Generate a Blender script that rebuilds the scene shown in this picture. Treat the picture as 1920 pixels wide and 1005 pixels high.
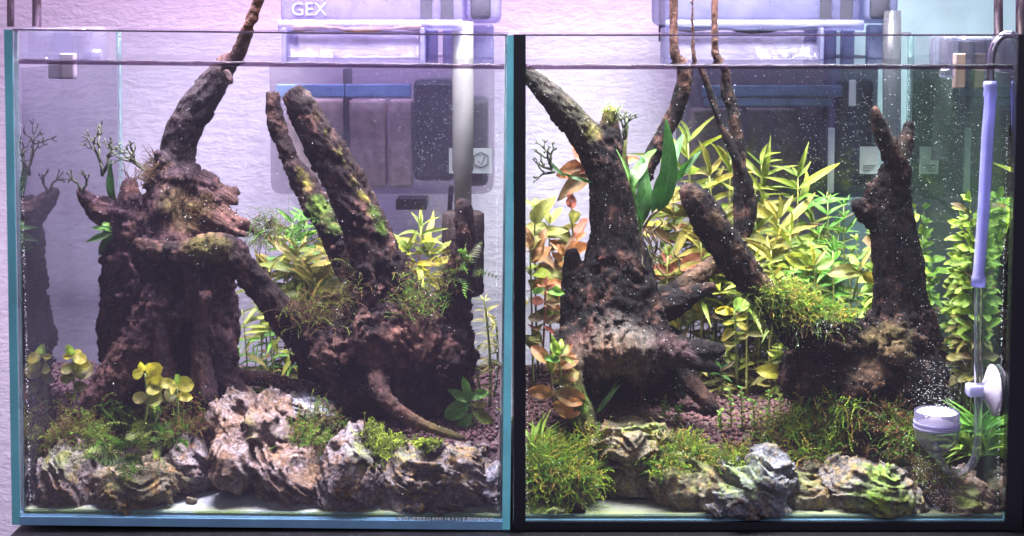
import bpy, bmesh, math, random
import numpy as np
from mathutils import Vector, Matrix, Quaternion
import openvdb

for o in list(bpy.data.objects):
    bpy.data.objects.remove(o)
SC = bpy.context.scene
COL = SC.collection
random.seed(7)
RS = np.random.RandomState(7)

# ------------------------------------------------------------------ camera
CAM = Vector((0.0, -0.87, 0.306))
PITCH = math.radians(4.4)
FPX, CYP = 2700.0, 255.0
cd = bpy.data.cameras.new('camera')
cam = bpy.data.objects.new('camera', cd)
COL.objects.link(cam)
cam.location = CAM
cam.rotation_euler = (math.radians(90) - PITCH, 0, 0)
cd.sensor_width = 36.0
cd.lens = FPX * 36.0 / 1920.0
cd.shift_y = (CYP - 502.5) / 1920.0
cd.clip_start, cd.clip_end = 0.01, 50.0
cd.dof.use_dof = True
cd.dof.focus_distance = 0.98
cd.dof.aperture_fstop = 13.0
SC.camera = cam

# ------------------------------------------------------------------ world (dim room behind the camera)
W = bpy.data.worlds.new('World')
SC.world = W
W.use_nodes = True
bgn = W.node_tree.nodes['Background']
bgn.inputs[0].default_value = (0.78, 0.66, 1.0, 1)
bgn.inputs[1].default_value = 0.30

# ------------------------------------------------------------------ lamps: one LED panel over each tank, pink-violet spill on the wall
def area(name, loc, size, power, color, rot=(0, 0, 0), spread=180):
    l = bpy.data.lights.new(name, 'AREA')
    l.shape = 'RECTANGLE'
    l.size, l.size_y = size
    l.energy = power
    l.color = color
    l.spread = math.radians(spread)
    o = bpy.data.objects.new(name, l)
    COL.objects.link(o)
    o.location = loc
    o.rotation_euler = rot
    return o

for lx, lp, lc in ((-0.155, 7.6, (1.0, 0.87, 1.0)), (0.155, 8.0, (1.0, 0.97, 0.93))):
    area('tank_light', (lx, 0.10, 0.56), (0.30, 0.20), lp * .72, lc, spread=90)
    for k in range(5):
        area('tank_diode', (lx - .11 + .055 * k, 0.10, 0.545), (0.012, 0.012), lp * .07, lc, spread=110)
area('wall_light', (-0.08, 0.05, 0.95), (0.9, 0.10), 7.0, (0.93, 0.65, 1.0), (math.radians(26), 0, 0))
area('wall_light', (-0.05, 0.26, 0.52), (0.62, 0.02), 0.85, (1.0, 0.24, 0.80), (math.radians(40), 0, 0))
area('wall_light', (.42, .08, .80), (.25, .2), 2.2, (.66, 1.0, .96), (math.radians(24), 0, 0))
area('room_light', (0.0, -1.1, 0.9), (1.4, 0.8), 7.5, (0.93, 0.90, 1.0), (math.radians(60), 0, 0))
SC.view_settings.view_transform = 'Standard'
SC.view_settings.look = 'None'
SC.view_settings.exposure = 0.0
SC.view_settings.gamma = 1.0
SC.cycles.transparent_max_bounces = 64
SC.cycles.max_bounces = 10
SC.cycles.diffuse_bounces = 4
SC.cycles.glossy_bounces = 5
SC.cycles.sample_clamp_indirect = 3.0
SC.cycles.caustics_reflective = False
SC.cycles.use_denoising = True

# ------------------------------------------------------------------ picture <-> place
CT, ST = math.cos(PITCH), math.sin(PITCH)
def P(px, py, d):
    """point of the place seen at (px, py) of the 1920 photograph, d metres behind the front panes"""
    u, v = (px - 960) / FPX, (CYP - py) / FPX
    dy, dz = CT + v * ST, -ST + v * CT
    t = (d - CAM.y) / dy
    return Vector((CAM.x + u * t, d, CAM.z + dz * t))
def S(py, d):
    """metres per photo pixel at that depth"""
    v = (CYP - py) / FPX
    return ((d - CAM.y) / (CT + v * ST)) / FPX

# ------------------------------------------------------------------ numpy gradient noise
_perm = np.random.RandomState(3).permutation(256)
_perm = np.concatenate([_perm, _perm, _perm])
_g = np.random.RandomState(4).normal(size=(256, 3))
_g /= np.linalg.norm(_g, axis=1)[:, None]
def pn(p):
    p = np.asarray(p, dtype=np.float64)
    i = np.floor(p).astype(np.int64)
    f = p - i
    i &= 255
    u = f * f * f * (f * (f * 6 - 15) + 10)
    out = 0
    for dx in (0, 1):
        wx = u[:, 0] if dx else 1 - u[:, 0]
        for dy in (0, 1):
            wy = u[:, 1] if dy else 1 - u[:, 1]
            for dz in (0, 1):
                wz = u[:, 2] if dz else 1 - u[:, 2]
                h = _perm[_perm[_perm[(i[:, 0] + dx) & 255] + ((i[:, 1] + dy) & 255)] + ((i[:, 2] + dz) & 255)]
                gv = _g[h]
                out = out + wx * wy * wz * (gv[:, 0] * (f[:, 0] - dx) + gv[:, 1] * (f[:, 1] - dy) + gv[:, 2] * (f[:, 2] - dz))
    return out * 1.6
def fbm(p, oct=3, gain=.5):
    a, s, q = 1.0, 0, np.asarray(p)
    for k in range(oct):
        s = s + a * pn(q)
        q = q * 2.03 + 17.3
        a *= gain
    return s
def ridged(p, oct=3):
    a, s, q = 1.0, 0, np.asarray(p)
    for k in range(oct):
        s = s + a * (1 - 2 * np.abs(pn(q)))
        q = q * 2.1 + 9.1
        a *= .5
    return s

# ------------------------------------------------------------------ object helpers
def tag(o, label=None, cat=None, group=None, kind=None):
    if label:
        if len(label.split()) > 16: print('LONG LABEL', label)
        o['label'] = label
    if cat: o['category'] = cat
    if group: o['group'] = group
    if kind: o['kind'] = kind
    return o
def thing(name, label, cat, loc=(0, 0, 0), group=None):
    o = bpy.data.objects.new(name, None)
    o.empty_display_size = .01
    COL.objects.link(o)
    o.location = loc
    return tag(o, label, cat, group)
def link(name, me, parent=None, mat=None):
    o = bpy.data.objects.new(name, me)
    COL.objects.link(o)
    if mat is not None and not me.materials:
        me.materials.append(mat)
    if parent is not None:
        o.parent = parent
        w = Vector((0, 0, 0))
        q = parent
        while q is not None:
            w += q.location
            q = q.parent
        o.location = -w          # mesh data is in world coordinates
    return o
def np_mesh(name, v, quads=None, tris=None, smooth=True):
    me = bpy.data.meshes.new(name)
    nq = 0 if quads is None else len(quads)
    nt = 0 if tris is None else len(tris)
    v = np.asarray(v, dtype=np.float32)
    me.vertices.add(len(v))
    me.vertices.foreach_set('co', v.ravel())
    li = []
    if nq: li.append(np.asarray(quads, dtype=np.int32).ravel())
    if nt: li.append(np.asarray(tris, dtype=np.int32).ravel())
    li = np.concatenate(li)
    me.loops.add(len(li))
    me.loops.foreach_set('vertex_index', li)
    me.polygons.add(nq + nt)
    st = np.concatenate([np.arange(nq) * 4, nq * 4 + np.arange(nt) * 3]).astype(np.int32)
    tot = np.concatenate([np.full(nq, 4), np.full(nt, 3)]).astype(np.int32)
    me.polygons.foreach_set('loop_start', st)
    me.polygons.foreach_set('loop_total', tot)
    me.polygons.foreach_set('use_smooth', np.full(nq + nt, smooth))
    me.update(calc_edges=True)
    me.validate()
    return me
def vattr(me, name, arr, typ='FLOAT_COLOR'):
    a = me.attributes.new(name, typ, 'POINT')
    if typ == 'FLOAT_COLOR':
        arr = np.concatenate([arr, np.ones((len(arr), 1))], axis=1)
        a.data.foreach_set('color', arr.astype(np.float32).ravel())
    elif typ == 'FLOAT_VECTOR':
        a.data.foreach_set('vector', arr.astype(np.float32).ravel())
    else:
        a.data.foreach_set('value', arr.astype(np.float32).ravel())

def bm_box(bm, x0, x1, y0, y1, z0, z1, bev=0.0, seg=2):
    r = bmesh.ops.create_cube(bm, size=1.0)
    vs = r['verts']
    for v in vs:
        v.co = Vector(((x0 + x1) / 2 + v.co.x * (x1 - x0), (y0 + y1) / 2 + v.co.y * (y1 - y0), (z0 + z1) / 2 + v.co.z * (z1 - z0)))
    if bev > 0:
        es = list({e for v in vs for e in v.link_edges})
        bmesh.ops.bevel(bm, geom=es, offset=bev, segments=seg, affect='EDGES', profile=.5)
def bm_tube(bm, pts, rad, n=12, cap=True):
    pts = [Vector(p) for p in pts]
    if not hasattr(rad, '__len__'): rad = [rad] * len(pts)
    rings = []
    up = None
    for i, p in enumerate(pts):
        t = (pts[min(i + 1, len(pts) - 1)] - pts[max(i - 1, 0)]).normalized()
        if up is None:
            up = t.orthogonal().normalized()
        up = (up - t * up.dot(t)).normalized()
        b = t.cross(up)
        rings.append([bm.verts.new(p + (up * math.cos(a) + b * math.sin(a)) * rad[i]) for a in [2 * math.pi * k / n for k in range(n)]])
    for a, b in zip(rings, rings[1:]):
        for k in range(n):
            bm.faces.new((a[k], a[(k + 1) % n], b[(k + 1) % n], b[k]))
    if cap:
        bm.faces.new(rings[0][::-1]); bm.faces.new(rings[-1])
def bm_lathe(bm, prof, axis_o, axis_d, n=28):
    """prof: list of (distance along the axis, radius)"""
    d = Vector(axis_d).normalized()
    o = Vector(axis_o)
    a = d.orthogonal().normalized(); b = d.cross(a)
    rings = []
    for h, r in prof:
        rings.append([bm.verts.new(o + d * h + (a * math.cos(t) + b * math.sin(t)) * max(r, 1e-5)) for t in [2 * math.pi * k / n for k in range(n)]])
    for q, w in zip(rings, rings[1:]):
        for k in range(n):
            bm.faces.new((q[k], q[(k + 1) % n], w[(k + 1) % n], w[k]))
    bm.faces.new(rings[0][::-1]); bm.faces.new(rings[-1])
def fin(name, bm, mat, parent=None, smooth=False, recalc=True):
    if recalc:
        bmesh.ops.recalc_face_normals(bm, faces=bm.faces[:])
    me = bpy.data.meshes.new(name)
    bm.to_mesh(me); bm.free()
    if smooth:
        me.polygons.foreach_set('use_smooth', [True] * len(me.polygons))
    return link(name, me, parent, mat)
def boxo(name, b, mat, parent=None, bev=0.0, smooth=False, seg=2):
    bm = bmesh.new(); bm_box(bm, *b, bev=bev, seg=seg)
    return fin(name, bm, mat, parent, smooth)
def crom(pts, step):
    """Catmull-Rom resample; pts rows (x, y, z, r)"""
    p = np.asarray(pts, dtype=float)
    p = np.vstack([2 * p[0] - p[1], p, 2 * p[-1] - p[-2]])
    out = []
    for i in range(1, len(p) - 2):
        L = np.linalg.norm(p[i + 1, :3] - p[i, :3])
        n = max(2, int(L / step))
        for k in range(n):
            t = k / n
            out.append(.5 * (2 * p[i] + (p[i + 1] - p[i - 1]) * t + (2 * p[i - 1] - 5 * p[i] + 4 * p[i + 1] - p[i + 2]) * t * t + (3 * p[i] - p[i - 1] - 3 * p[i + 1] + p[i + 2]) * t ** 3))
    out.append(p[-2])
    o = np.array(out)
    o[:, 3] = np.maximum(o[:, 3], .0003)
    return o

# ------------------------------------------------------------------ materials
class N:
    def __init__(s, name):
        s.m = bpy.data.materials.new(name); s.m.use_nodes = True
        s.t = s.m.node_tree; s.t.nodes.clear()
        s.out = s.t.nodes.new('ShaderNodeOutputMaterial')
    def n(s, typ, **kw):
        x = s.t.nodes.new('ShaderNode' + typ)
        for k, v in kw.items(): setattr(x, k, v)
        return x
    def l(s, a, b): s.t.links.new(a, b)
    def val(s, sock, v):
        if hasattr(v, 'node'): s.l(v, sock)
        elif isinstance(v, (tuple, list)) and len(v) == 3 and sock.type == 'RGBA': sock.default_value = (*v, 1)
        else: sock.default_value = v
    def noise(s, vec=None, scale=10, detail=4, rough=.55, dist=0.0):
        x = s.n('TexNoise'); x.inputs['Scale'].default_value = scale; x.inputs['Detail'].default_value = detail
        x.inputs['Roughness'].default_value = rough; x.inputs['Distortion'].default_value = dist
        if vec is not None: s.l(vec, x.inputs['Vector'])
        return x.outputs['Fac']
    def ramp(s, fac, stops):
        x = s.n('ValToRGB'); e = x.color_ramp.elements
        while len(e) < len(stops): e.new(.5)
        for i, (p, c) in enumerate(stops):
            e[i].position = p
            e[i].color = (*c, 1) if len(c) == 3 else c
        s.l(fac, x.inputs[0]); return x.outputs[0]
    def mix(s, fac, a, b, mode='MIX'):
        x = s.n('MixRGB', blend_type=mode)
        s.val(x.inputs[0], fac); s.val(x.inputs[1], a); s.val(x.inputs[2], b)
        return x.outputs[0]
    def math(s, op, a, b=0.0, clamp=False):
        x = s.n('Math', operation=op, use_clamp=clamp); s.val(x.inputs[0], a); s.val(x.inputs[1], b); return x.outputs[0]
    def bump(s, h, strength=.5, dist=.001):
        x = s.n('Bump'); x.inputs['Strength'].default_value = strength; x.inputs['Distance'].default_value = dist
        s.l(h, x.inputs['Height']); return x.outputs[0]
    def pr(s, color, rough=.5, normal=None, spec=.5, **kw):
        x = s.n('BsdfPrincipled')
        s.val(x.inputs['Base Color'], color); s.val(x.inputs['Roughness'], rough)
        x.inputs['Specular IOR Level'].default_value = spec
        if normal is not None: s.l(normal, x.inputs['Normal'])
        for k, v in kw.items(): s.val(x.inputs[k.replace('_', ' ')], v)
        return x.outputs[0]
    def mixs(s, fac, a, b):
        x = s.n('MixShader'); s.val(x.inputs[0], fac); s.l(a, x.inputs[1]); s.l(b, x.inputs[2]); return x.outputs[0]
    def done(s, sh):
        s.l(sh, s.out.inputs['Surface']); return s.m
    def obj(s): return s.n('TexCoord').outputs['Object']
    def geo(s): return s.n('NewGeometry').outputs['Position']
    def attr(s, name, what='Color'):
        x = s.n('Attribute'); x.attribute_name = name; return x.outputs[what]

def m_plain(name, col, rough=.5, spec=.5, var=.12, scale=60, bumps=.0, metallic=0.0):
    a = N(name); g = a.geo()
    nz = a.noise(g, scale, 5)
    c = a.mix(1.0, col, a.ramp(nz, [(.25, (1 - var,) * 3), (.75, (1 + var,) * 3)]), 'MULTIPLY')
    nor = a.bump(nz, bumps, .001) if bumps else None
    return a.done(a.pr(c, rough, nor, spec, Metallic=metallic))
def m_clear(name, tint, ior=1.45, rough=0.0, film=0.0, filmcol=(.8, .8, .85), filmscale=9, bumps=0.0, gloss=(1, 1, 1), solid=False):
    """clear sheet: passes light straight through, mirrors by Fresnel, with a thin uneven film for dirt and painted-in haze"""
    a = N(name)
    tr = a.n('BsdfTransparent'); tr.inputs[0].default_value = (*tint, 1)
    gl = a.n('BsdfGlossy'); gl.inputs['Roughness'].default_value = rough; gl.inputs[0].default_value = (*gloss, 1)
    fr = a.n('Fresnel'); fr.inputs['IOR'].default_value = ior
    if not solid:      # a thin sheet: both of its faces mirror like the outer one
        bf = a.n('NewGeometry').outputs['Backfacing']
        a.l(a.math('ADD', a.math('MULTIPLY', bf, 1 / ior - ior), ior), fr.inputs['IOR'])
    if bumps:
        b = a.bump(a.noise(a.geo(), 70, 3), bumps, .002); a.l(b, gl.inputs['Normal'])
    s = a.mixs(fr.outputs[0], tr.outputs[0], gl.outputs[0])
    if film:
        df = a.n('BsdfDiffuse'); df.inputs[0].default_value = (*filmcol, 1)
        nz = a.ramp(a.noise(a.geo(), filmscale, 5, .65), [(.3, (film * .5,) * 3), (.75, (film * 1.5,) * 3)])
        s = a.mixs(nz, s, df.outputs[0])
    return a.done(s)
def m_labglass(name, tint, ior, film, filmcol):
    a = N(name)
    g = a.n('BsdfGlass'); g.inputs['IOR'].default_value = ior; g.inputs['Roughness'].default_value = .02; g.inputs['Color'].default_value = (*tint, 1)
    p = a.pr(filmcol, .3, None, .5)
    nz = a.ramp(a.noise(a.geo(), 120, 4), [(.35, (film * .5,) * 3), (.7, (film * 1.5,) * 3)])
    return a.done(a.mixs(nz, g.outputs[0], p))
def m_plastic(name, col, alpha=.5, rough=.12, bumps=.15, var=.15):
    """translucent plastic: part see-through, part tinted gloss"""
    a = N(name); g = a.geo()
    nz = a.noise(g, 45, 4)
    c = a.mix(1.0, col, a.ramp(nz, [(.25, (1 - var,) * 3), (.75, (1 + var,) * 3)]), 'MULTIPLY')
    tr = a.n('BsdfTransparent'); tr.inputs[0].default_value = (*[min(1, .35 + x * .75) for x in col], 1)
    p = a.pr(c, rough, a.bump(nz, bumps, .002), .6)
    tl = a.n('BsdfTranslucent'); a.val(tl.inputs[0], c)
    return a.done(a.mixs(alpha, tr.outputs[0], a.mixs(.3, p, tl.outputs[0])))

def m_wall():
    a = N('stucco_wall'); g = a.geo()
    mp = a.n('Mapping'); mp.inputs['Scale'].default_value = (1.0, 1.0, 2.3); a.l(g, mp.inputs['Vector'])
    n1 = a.noise(mp.outputs[0], 75, 5, .6, .4); n2 = a.noise(mp.outputs[0], 260, 3)
    h = a.math('ADD', n1, a.math('MULTIPLY', n2, .35))
    c = a.ramp(n1, [(.3, (.50, .47, .555)), (.7, (.58, .55, .63))])
    return a.done(a.pr(c, .75, a.bump(h, .38, .004), .3))
def m_wood():
    a = N('driftwood_bark')
    g = a.attr('gcoord', 'Vector'); t = a.attr('tint')
    n1 = a.noise(g, 300, 7, .72); n2 = a.noise(a.geo(), 120, 5, .7); n3 = a.noise(a.geo(), 900, 2)
    k = a.math('ADD', a.math('MULTIPLY', n1, .72), a.math('MULTIPLY', n2, .28))
    c = a.mix(1.0, t, a.ramp(k, [(.36, (.30, .29, .31)), (.5, (.9, .9, .9)), (.60, (1.7, 1.55, 1.5)), (.70, (3.2, 2.7, 2.5))]), 'MULTIPLY')
    h = a.math('ADD', n1, a.math('ADD', a.math('MULTIPLY', n2, .8), a.math('MULTIPLY', n3, .25)))
    return a.done(a.pr(c, .8, a.bump(h, 1.0, .0030), .12))
def m_rock(name, c1, c2, c3, moss=(.10, .17, .02), mossy=.0, sc=1.0):
    a = N(name); g = a.geo()
    n1 = a.noise(g, 38 * sc, 6, .65, .5); n2 = a.noise(g, 150 * sc, 6, .7); n3 = a.noise(g, 420, 4, .7)
    base = a.mix(a.ramp(n1, [(.40, (0, 0, 0)), (.58, (1, 1, 1))]), c1, c2)
    base = a.mix(a.ramp(n2, [(.50, (0, 0, 0)), (.60, (.9, .9, .9))]), base, c3)
    base = a.mix(1.0, base, a.ramp(n3, [(.34, (.32, .30, .31)), (.5, (.9, .9, .9)), (.68, (1.7, 1.65, 1.65))]), 'MULTIPLY')
    base = a.mix(a.math('MULTIPLY', a.attr('mossy', 'Fac'), a.ramp(n2, [(.38, (.25,) * 3), (.55, (1, 1, 1))])), base, a.mix(n3, moss, tuple(x * 2.4 for x in moss)))
    h = a.math('ADD', a.math('MULTIPLY', n2, 1.0), a.math('MULTIPLY', n3, .6))
    return a.done(a.pr(base, .78, a.bump(h, 1.0, .0032), .35))
def m_leaf(name, base, tip, var=.25, transl=.42):
    a = N(name)
    uv = a.n('UVMap').outputs[0]
    sx = a.n('SeparateXYZ'); a.l(uv, sx.inputs[0])
    v = sx.outputs[1]; u = sx.outputs[0]
    r = a.n('ObjectInfo').outputs['Random']
    c = a.mix(v, base, tip)
    c = a.mix(1.0, c, a.ramp(r, [(0, (1 - var, 1 - var * .8, 1 - var)), (.5, (1, 1, 1)), (1, (1 + var * 1.3, 1 + var * .9, 1 + var * .2))]), 'MULTIPLY')
    mid = a.math('ABSOLUTE', a.math('SUBTRACT', u, .5))
    c = a.mix(a.ramp(mid, [(.0, (.55,) * 3), (.07, (0, 0, 0))]), c, tuple(min(1, x * 1.7 + .03) for x in base))
    nz = a.noise(a.geo(), 330, 4, .7)
    c = a.mix(1.0, c, a.ramp(nz, [(.3, (.62, .6, .55)), (.55, (1, 1, 1)), (.75, (1.2, 1.15, 1.1))]), 'MULTIPLY')
    wv = a.n('TexWave'); wv.inputs['Scale'].default_value = 9; wv.inputs['Distortion'].default_value = 2
    mp = a.n('Mapping'); mp.inputs['Rotation'].default_value = (0, 0, .9); a.l(uv, mp.inputs[0]); a.l(mp.outputs[0], wv.inputs[0])
    p = a.pr(c, .42, a.bump(a.math('ADD', wv.outputs['Fac'], nz), .35, .0006), .5)
    tl = a.n('BsdfTranslucent'); a.val(tl.inputs[0], c)
    return a.done(a.mixs(transl, p, tl.outputs[0]))
def m_tint(name, rough=.6, transl=.3):
    """colour from the mesh's own tint attribute (each frond has its own)"""
    a = N(name); t = a.attr('tint')
    p = a.pr(t, rough, None, .3); tl = a.n('BsdfTranslucent'); a.val(tl.inputs[0], t)
    return a.done(a.mixs(transl, p, tl.outputs[0]))
M = {}
M['wall'] = m_wall()
M['aqua'] = m_plain('aqua_wall_light', (.46, .66, .66), .6, .3, .12, 40, .3)  # aqua holds the greener light on the right-hand wall
M['stand'] = m_plain('black_stand_laminate', (.012, .012, .016), .45, .4)
M['glass'] = m_clear('tank_glass_hazy', (.965, .985, .985), 1.45, 0.0, film=.012, filmcol=(.58, .42, .80), filmscale=14)  # violet film paints in the veil reflected by the front glass
M['glass_clean'] = m_clear('tank_glass_clean', (.965, .985, .98), 1.45, 0.0, film=.001, filmcol=(.75, .8, .75), filmscale=30)
M['water'] = m_clear('tank_water', (.965, .975, .98), 1.333, 0.0, solid=True)
M['edge_deep'] = m_plain('polished_glass_edge_deep_teal', (.11, .38, .43), .2, .6, .35, 12)  # same edge with less piped light painted in
M['edge'] = m_plain('polished_glass_edge_teal', (.20, .72, .78), .2, .6, .25, 30)  # opaque teal with the light piped through the glass painted in
M['edge_blue'] = m_plain('polished_glass_edge_blue', (.15, .30, .46), .2, .6, .2, 30)
M['edge_dark'] = m_plain('glass_rim_edge', (.16, .12, .19), .15, .6)
M['silicone'] = m_clear('clear_silicone', (.74, .80, .82), 1.12, .5, film=.35, filmcol=(.18, .28, .30), filmscale=60)
M['black'] = m_plain('black_silicone', (.008, .008, .014), .4, .4)
M['wood'] = m_wood()
M['moss'] = m_tint('moss_fronds')
M['fuzz'] = m_tint('algae_fuzz', .8, .2)
M['bubble'] = m_plain('air_bubble_skin', (.85, .87, .92), .12, .8, .02)

# ================================================================== setting
WALLY = 0.372
b = bmesh.new()
bm_box(b, -1.6, 1.6, WALLY, WALLY + .05, -.6, 1.0)
tag(fin('wall', b, M['wall']), kind='structure')
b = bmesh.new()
bm_box(b, .272, 1.5, WALLY - .010, WALLY - .001, -.1, .9, .002)  # added board, its aqua stands in for greener light on the wall
tag(fin('wall_tint_board', b, M['aqua']), kind='structure')
b = bmesh.new()
bm_box(b, -.3088, .7, -.03, .26, -.05, -.0062, .002)
tag(fin('shelf', b, M['stand']), kind='structure')

# ================================================================== the two tanks
ZR, ZW, DEEP, TH = .2995, .2808, .240, .0050
ROLL = math.radians(.62)
def rolled(o, pivot):
    """the left tank stands a touch higher on its left side"""
    me = o.data
    c, s = math.cos(ROLL), math.sin(ROLL)
    for v in me.vertices:
        w = o.location + v.co
        if o.parent: w = w + o.parent.location
        x, z = w.x - pivot, w.z
        x2, z2 = c * x + s * z, -s * x + c * z
        v.co += Vector((x2 - x, 0, z2 - z))
def algae_floor(name, c, gstrength):
    a = N(name); g = a.geo()
    n1 = a.noise(g, 26, 6, .65); n2 = a.noise(g, 160, 5)
    sx = a.n('SeparateXYZ'); a.l(g, sx.inputs[0])
    fr = a.ramp(a.math('MULTIPLY', sx.outputs[1], 30.0), [(.15, (1,) * 3), (.65, (0,) * 3)])
    base = a.mix(1.0, c, a.ramp(n2, [(.3, (.72, .74, .78)), (.7, (1.15, 1.15, 1.12))]), 'MULTIPLY')
    k = a.math('MULTIPLY', a.ramp(n1, [(.34, (0,) * 3), (.54, (gstrength,) * 3)]), a.math('ADD', fr, .12), True)
    return a.done(a.pr(a.mix(k, base, (.20, .24, .035)), .4, a.bump(n2, .3, .0006)))
FL = algae_floor('bare_floor_left', (.34, .37, .44), 1.0)
FR = algae_floor('bare_floor_right', (.12, .125, .11), .5)
def tank(x0, x1, label, left):
    t = thing('glass_aquarium', label, 'aquarium', ((x0 + x1) / 2, DEEP / 2, 0), 'the two aquariums side by side')
    made = []
    def bx(name, b, m, **k):
        o = boxo(name, b, m, t, **k); made.append(o); return o
    i0, i1 = x0 + TH, x1 - TH
    bx('front_pane', (i0, i1, .0002, .0055, .0005, ZR), M['glass'] if left else M['glass_clean'])
    bx('back_pane', (i0, i1, DEEP - .0055, DEEP, .0005, ZR), M['glass'] if left else M['glass_clean'])
    bx('side_pane', (x0, x0 + TH, .0015, DEEP, .0, ZR), M['glass'] if left else M['glass_clean'])
    bx('side_pane', (x1 - TH, x1, .0015, DEEP, .0, ZR), M['glass'] if left else M['glass_clean'])
    bx('base_pane', (x0, x1, .002, DEEP, -.0055, -.0001), M['edge_blue'])
    bx('base_edge', (x0, x1, -.0004, .0018, -.0055, -.0003), M['edge_blue'] if left else M['black'])
    for q in ((i0, i1, -.0003, .0057, ZR, ZR + .0011), (i0, i1, DEEP - .0056, DEEP, ZR, ZR + .001)):
        bx('rim_edge', q, M['edge_dark'])
    fl = bx('bare_floor', (i0 + .0003, i1 - .0003, .0058, DEEP - .006, .0002, .0012), FL if left else FR)
    if left:
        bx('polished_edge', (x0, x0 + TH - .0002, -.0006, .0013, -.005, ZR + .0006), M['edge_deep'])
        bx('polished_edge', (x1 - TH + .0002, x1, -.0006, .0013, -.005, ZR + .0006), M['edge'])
        for xx in (i0, i1):
            b = bmesh.new(); bm_tube(b, [(xx, .0055, .002), (xx, .0055, ZR)], .0014, 8); made.append(fin('silicone_seam', b, M['silicone'], t, True))
        for yy in (.0060, DEEP - .006):
            b = bmesh.new(); bm_tube(b, [(i0, yy, .0016), (i1, yy, .0016)], .0011, 8); made.append(fin('silicone_seam', b, M['silicone'], t, True))
        for xx in (i0, i1):
            b = bmesh.new(); bm_tube(b, [(xx, DEEP - .006, .002), (xx, DEEP - .006, ZR)], .0022, 8); made.append(fin('silicone_seam', b, M['silicone'], t, True))
    else:
        bx('black_edge', (x0 + .0005, x0 + .0078, -.0012, .0014, -.0055, ZR + .001), M['black'])
        bx('black_edge', (x1 - .0054, x1 + .0052, -.0012, .0014, -.0055, ZR + .001), M['black'])
        bx('black_edge', (x0 + .0079, x1 - .0055, -.0011, .0013, -.0053, -.0002), M['black'])
        b = bmesh.new(); bm_tube(b, [(i0, .0060, .0016), (i1, .0060, .0016)], .0010, 8); made.append(fin('silicone_seam', b, M['silicone'], t, True))
        b = bmesh.new(); bm_tube(b, [(i1, DEEP - .006, .002), (i1, DEEP - .006, ZR)], .0028, 8); made.append(fin('silicone_seam', b, M['silicone'], t, True))
        bx('black_backing', (x0 - .0002, x0 + .0004, .0016, DEEP, -.0055, ZR), M['black'])
    # added sheet inside the outer side pane, tinted to haze the mirrored view
    ax = i0 + .0012 if left else i1 - .0012
    b = bmesh.new(); bm_box(b, ax - .0002, ax + .0002, .012, DEEP - .012, .002, ZW - .004)
    made.append(fin('haze_sheet', b, FILM[0 if left else 1], t))
    # faint row of tiny print along the bottom of the front pane (too small to read in the photograph)
    b = bmesh.new()
    r = random.Random(5)
    a0, a1 = ((745, 925) if left else (1378, 1425))
    x = a0
    while x < a1:
        w = r.uniform(2, 5)
        p0 = P(x, 977 if left else 985, -.0003); p1 = P(x + w, 972 if left else 981, -.0003)
        bm_box(b, p0.x, p1.x, -.0003, .0001, p0.z, p1.z)
        x += w + r.uniform(1.5, 4)
    made.append(fin('small_print', b, m_plain('silver_print' if left else 'white_print', (.62, .66, .70), .35, .5), t))
    if left:
        for o in made: rolled(o, x1)
    # water: a closed body with its own Fresnel surface (side walls turn to mirrors at a low angle, as in the photograph)
    g = .0006
    wo = boxo('tank_water', (i0 + g, i1 - g, .0055 + g, DEEP - .0055 - g, .0006, ZW), M['water'])
    wob = tag(wo, 'clear water filling the %s tank to just under its rim' % ('left, teal-edged' if left else 'right, black-edged'), kind='structure')
    # meniscus: the dark curved lip of water drawn up the front pane
    b = bmesh.new()
    nx = 60
    prof = [(.0062, ZW + .0016), (.0064, ZW + .0008), (.0071, ZW + .0003), (.0085, ZW + .00005), (.0082, ZW - .0012), (.0062, ZW - .0016)]
    rows = []
    for k in range(nx + 1):
        xx = i0 + .0008 + (i1 - i0 - .0016) * k / nx
        w = .00022 * math.sin(k * .9) + .0002 * math.sin(k * 2.3 + 1)
        rows.append([b.verts.new((xx, yy, zz + (w if q < 3 else 0))) for q, (yy, zz) in enumerate(prof)])
    for p, q in zip(rows, rows[1:]):
        for k in range(len(prof)):
            b.faces.new((p[k], p[(k + 1) % len(prof)], q[(k + 1) % len(prof)], q[k]))
    b.faces.new(rows[0]); b.faces.new(rows[-1][::-1])
    mo = fin('meniscus', b, MEN, wo, True)
    if left:
        rolled(mo, x1); rolled(wo, x1)
    return t
FILM = [m_clear('pale_haze_film', (.88, .88, .90), 1.02, .3, film=.022, filmcol=(.36, .34, .48), filmscale=22), m_clear('green_haze_film', (.86, .92, .88), 1.02, .3, film=.02, filmcol=(.20, .36, .28), filmscale=30)]  # tints put reflection haze into the added sheets
MEN = m_clear('meniscus_lip', (.46, .38, .46), 1.12, .35, gloss=(.3, .28, .32))  # dark tint stands in for refraction in the lip
tank(-.3092, -.0012, 'left aquarium with bright teal polished glass edges', True)
tank(.0005, .3105, 'right aquarium with black silicone edges', False)

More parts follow.
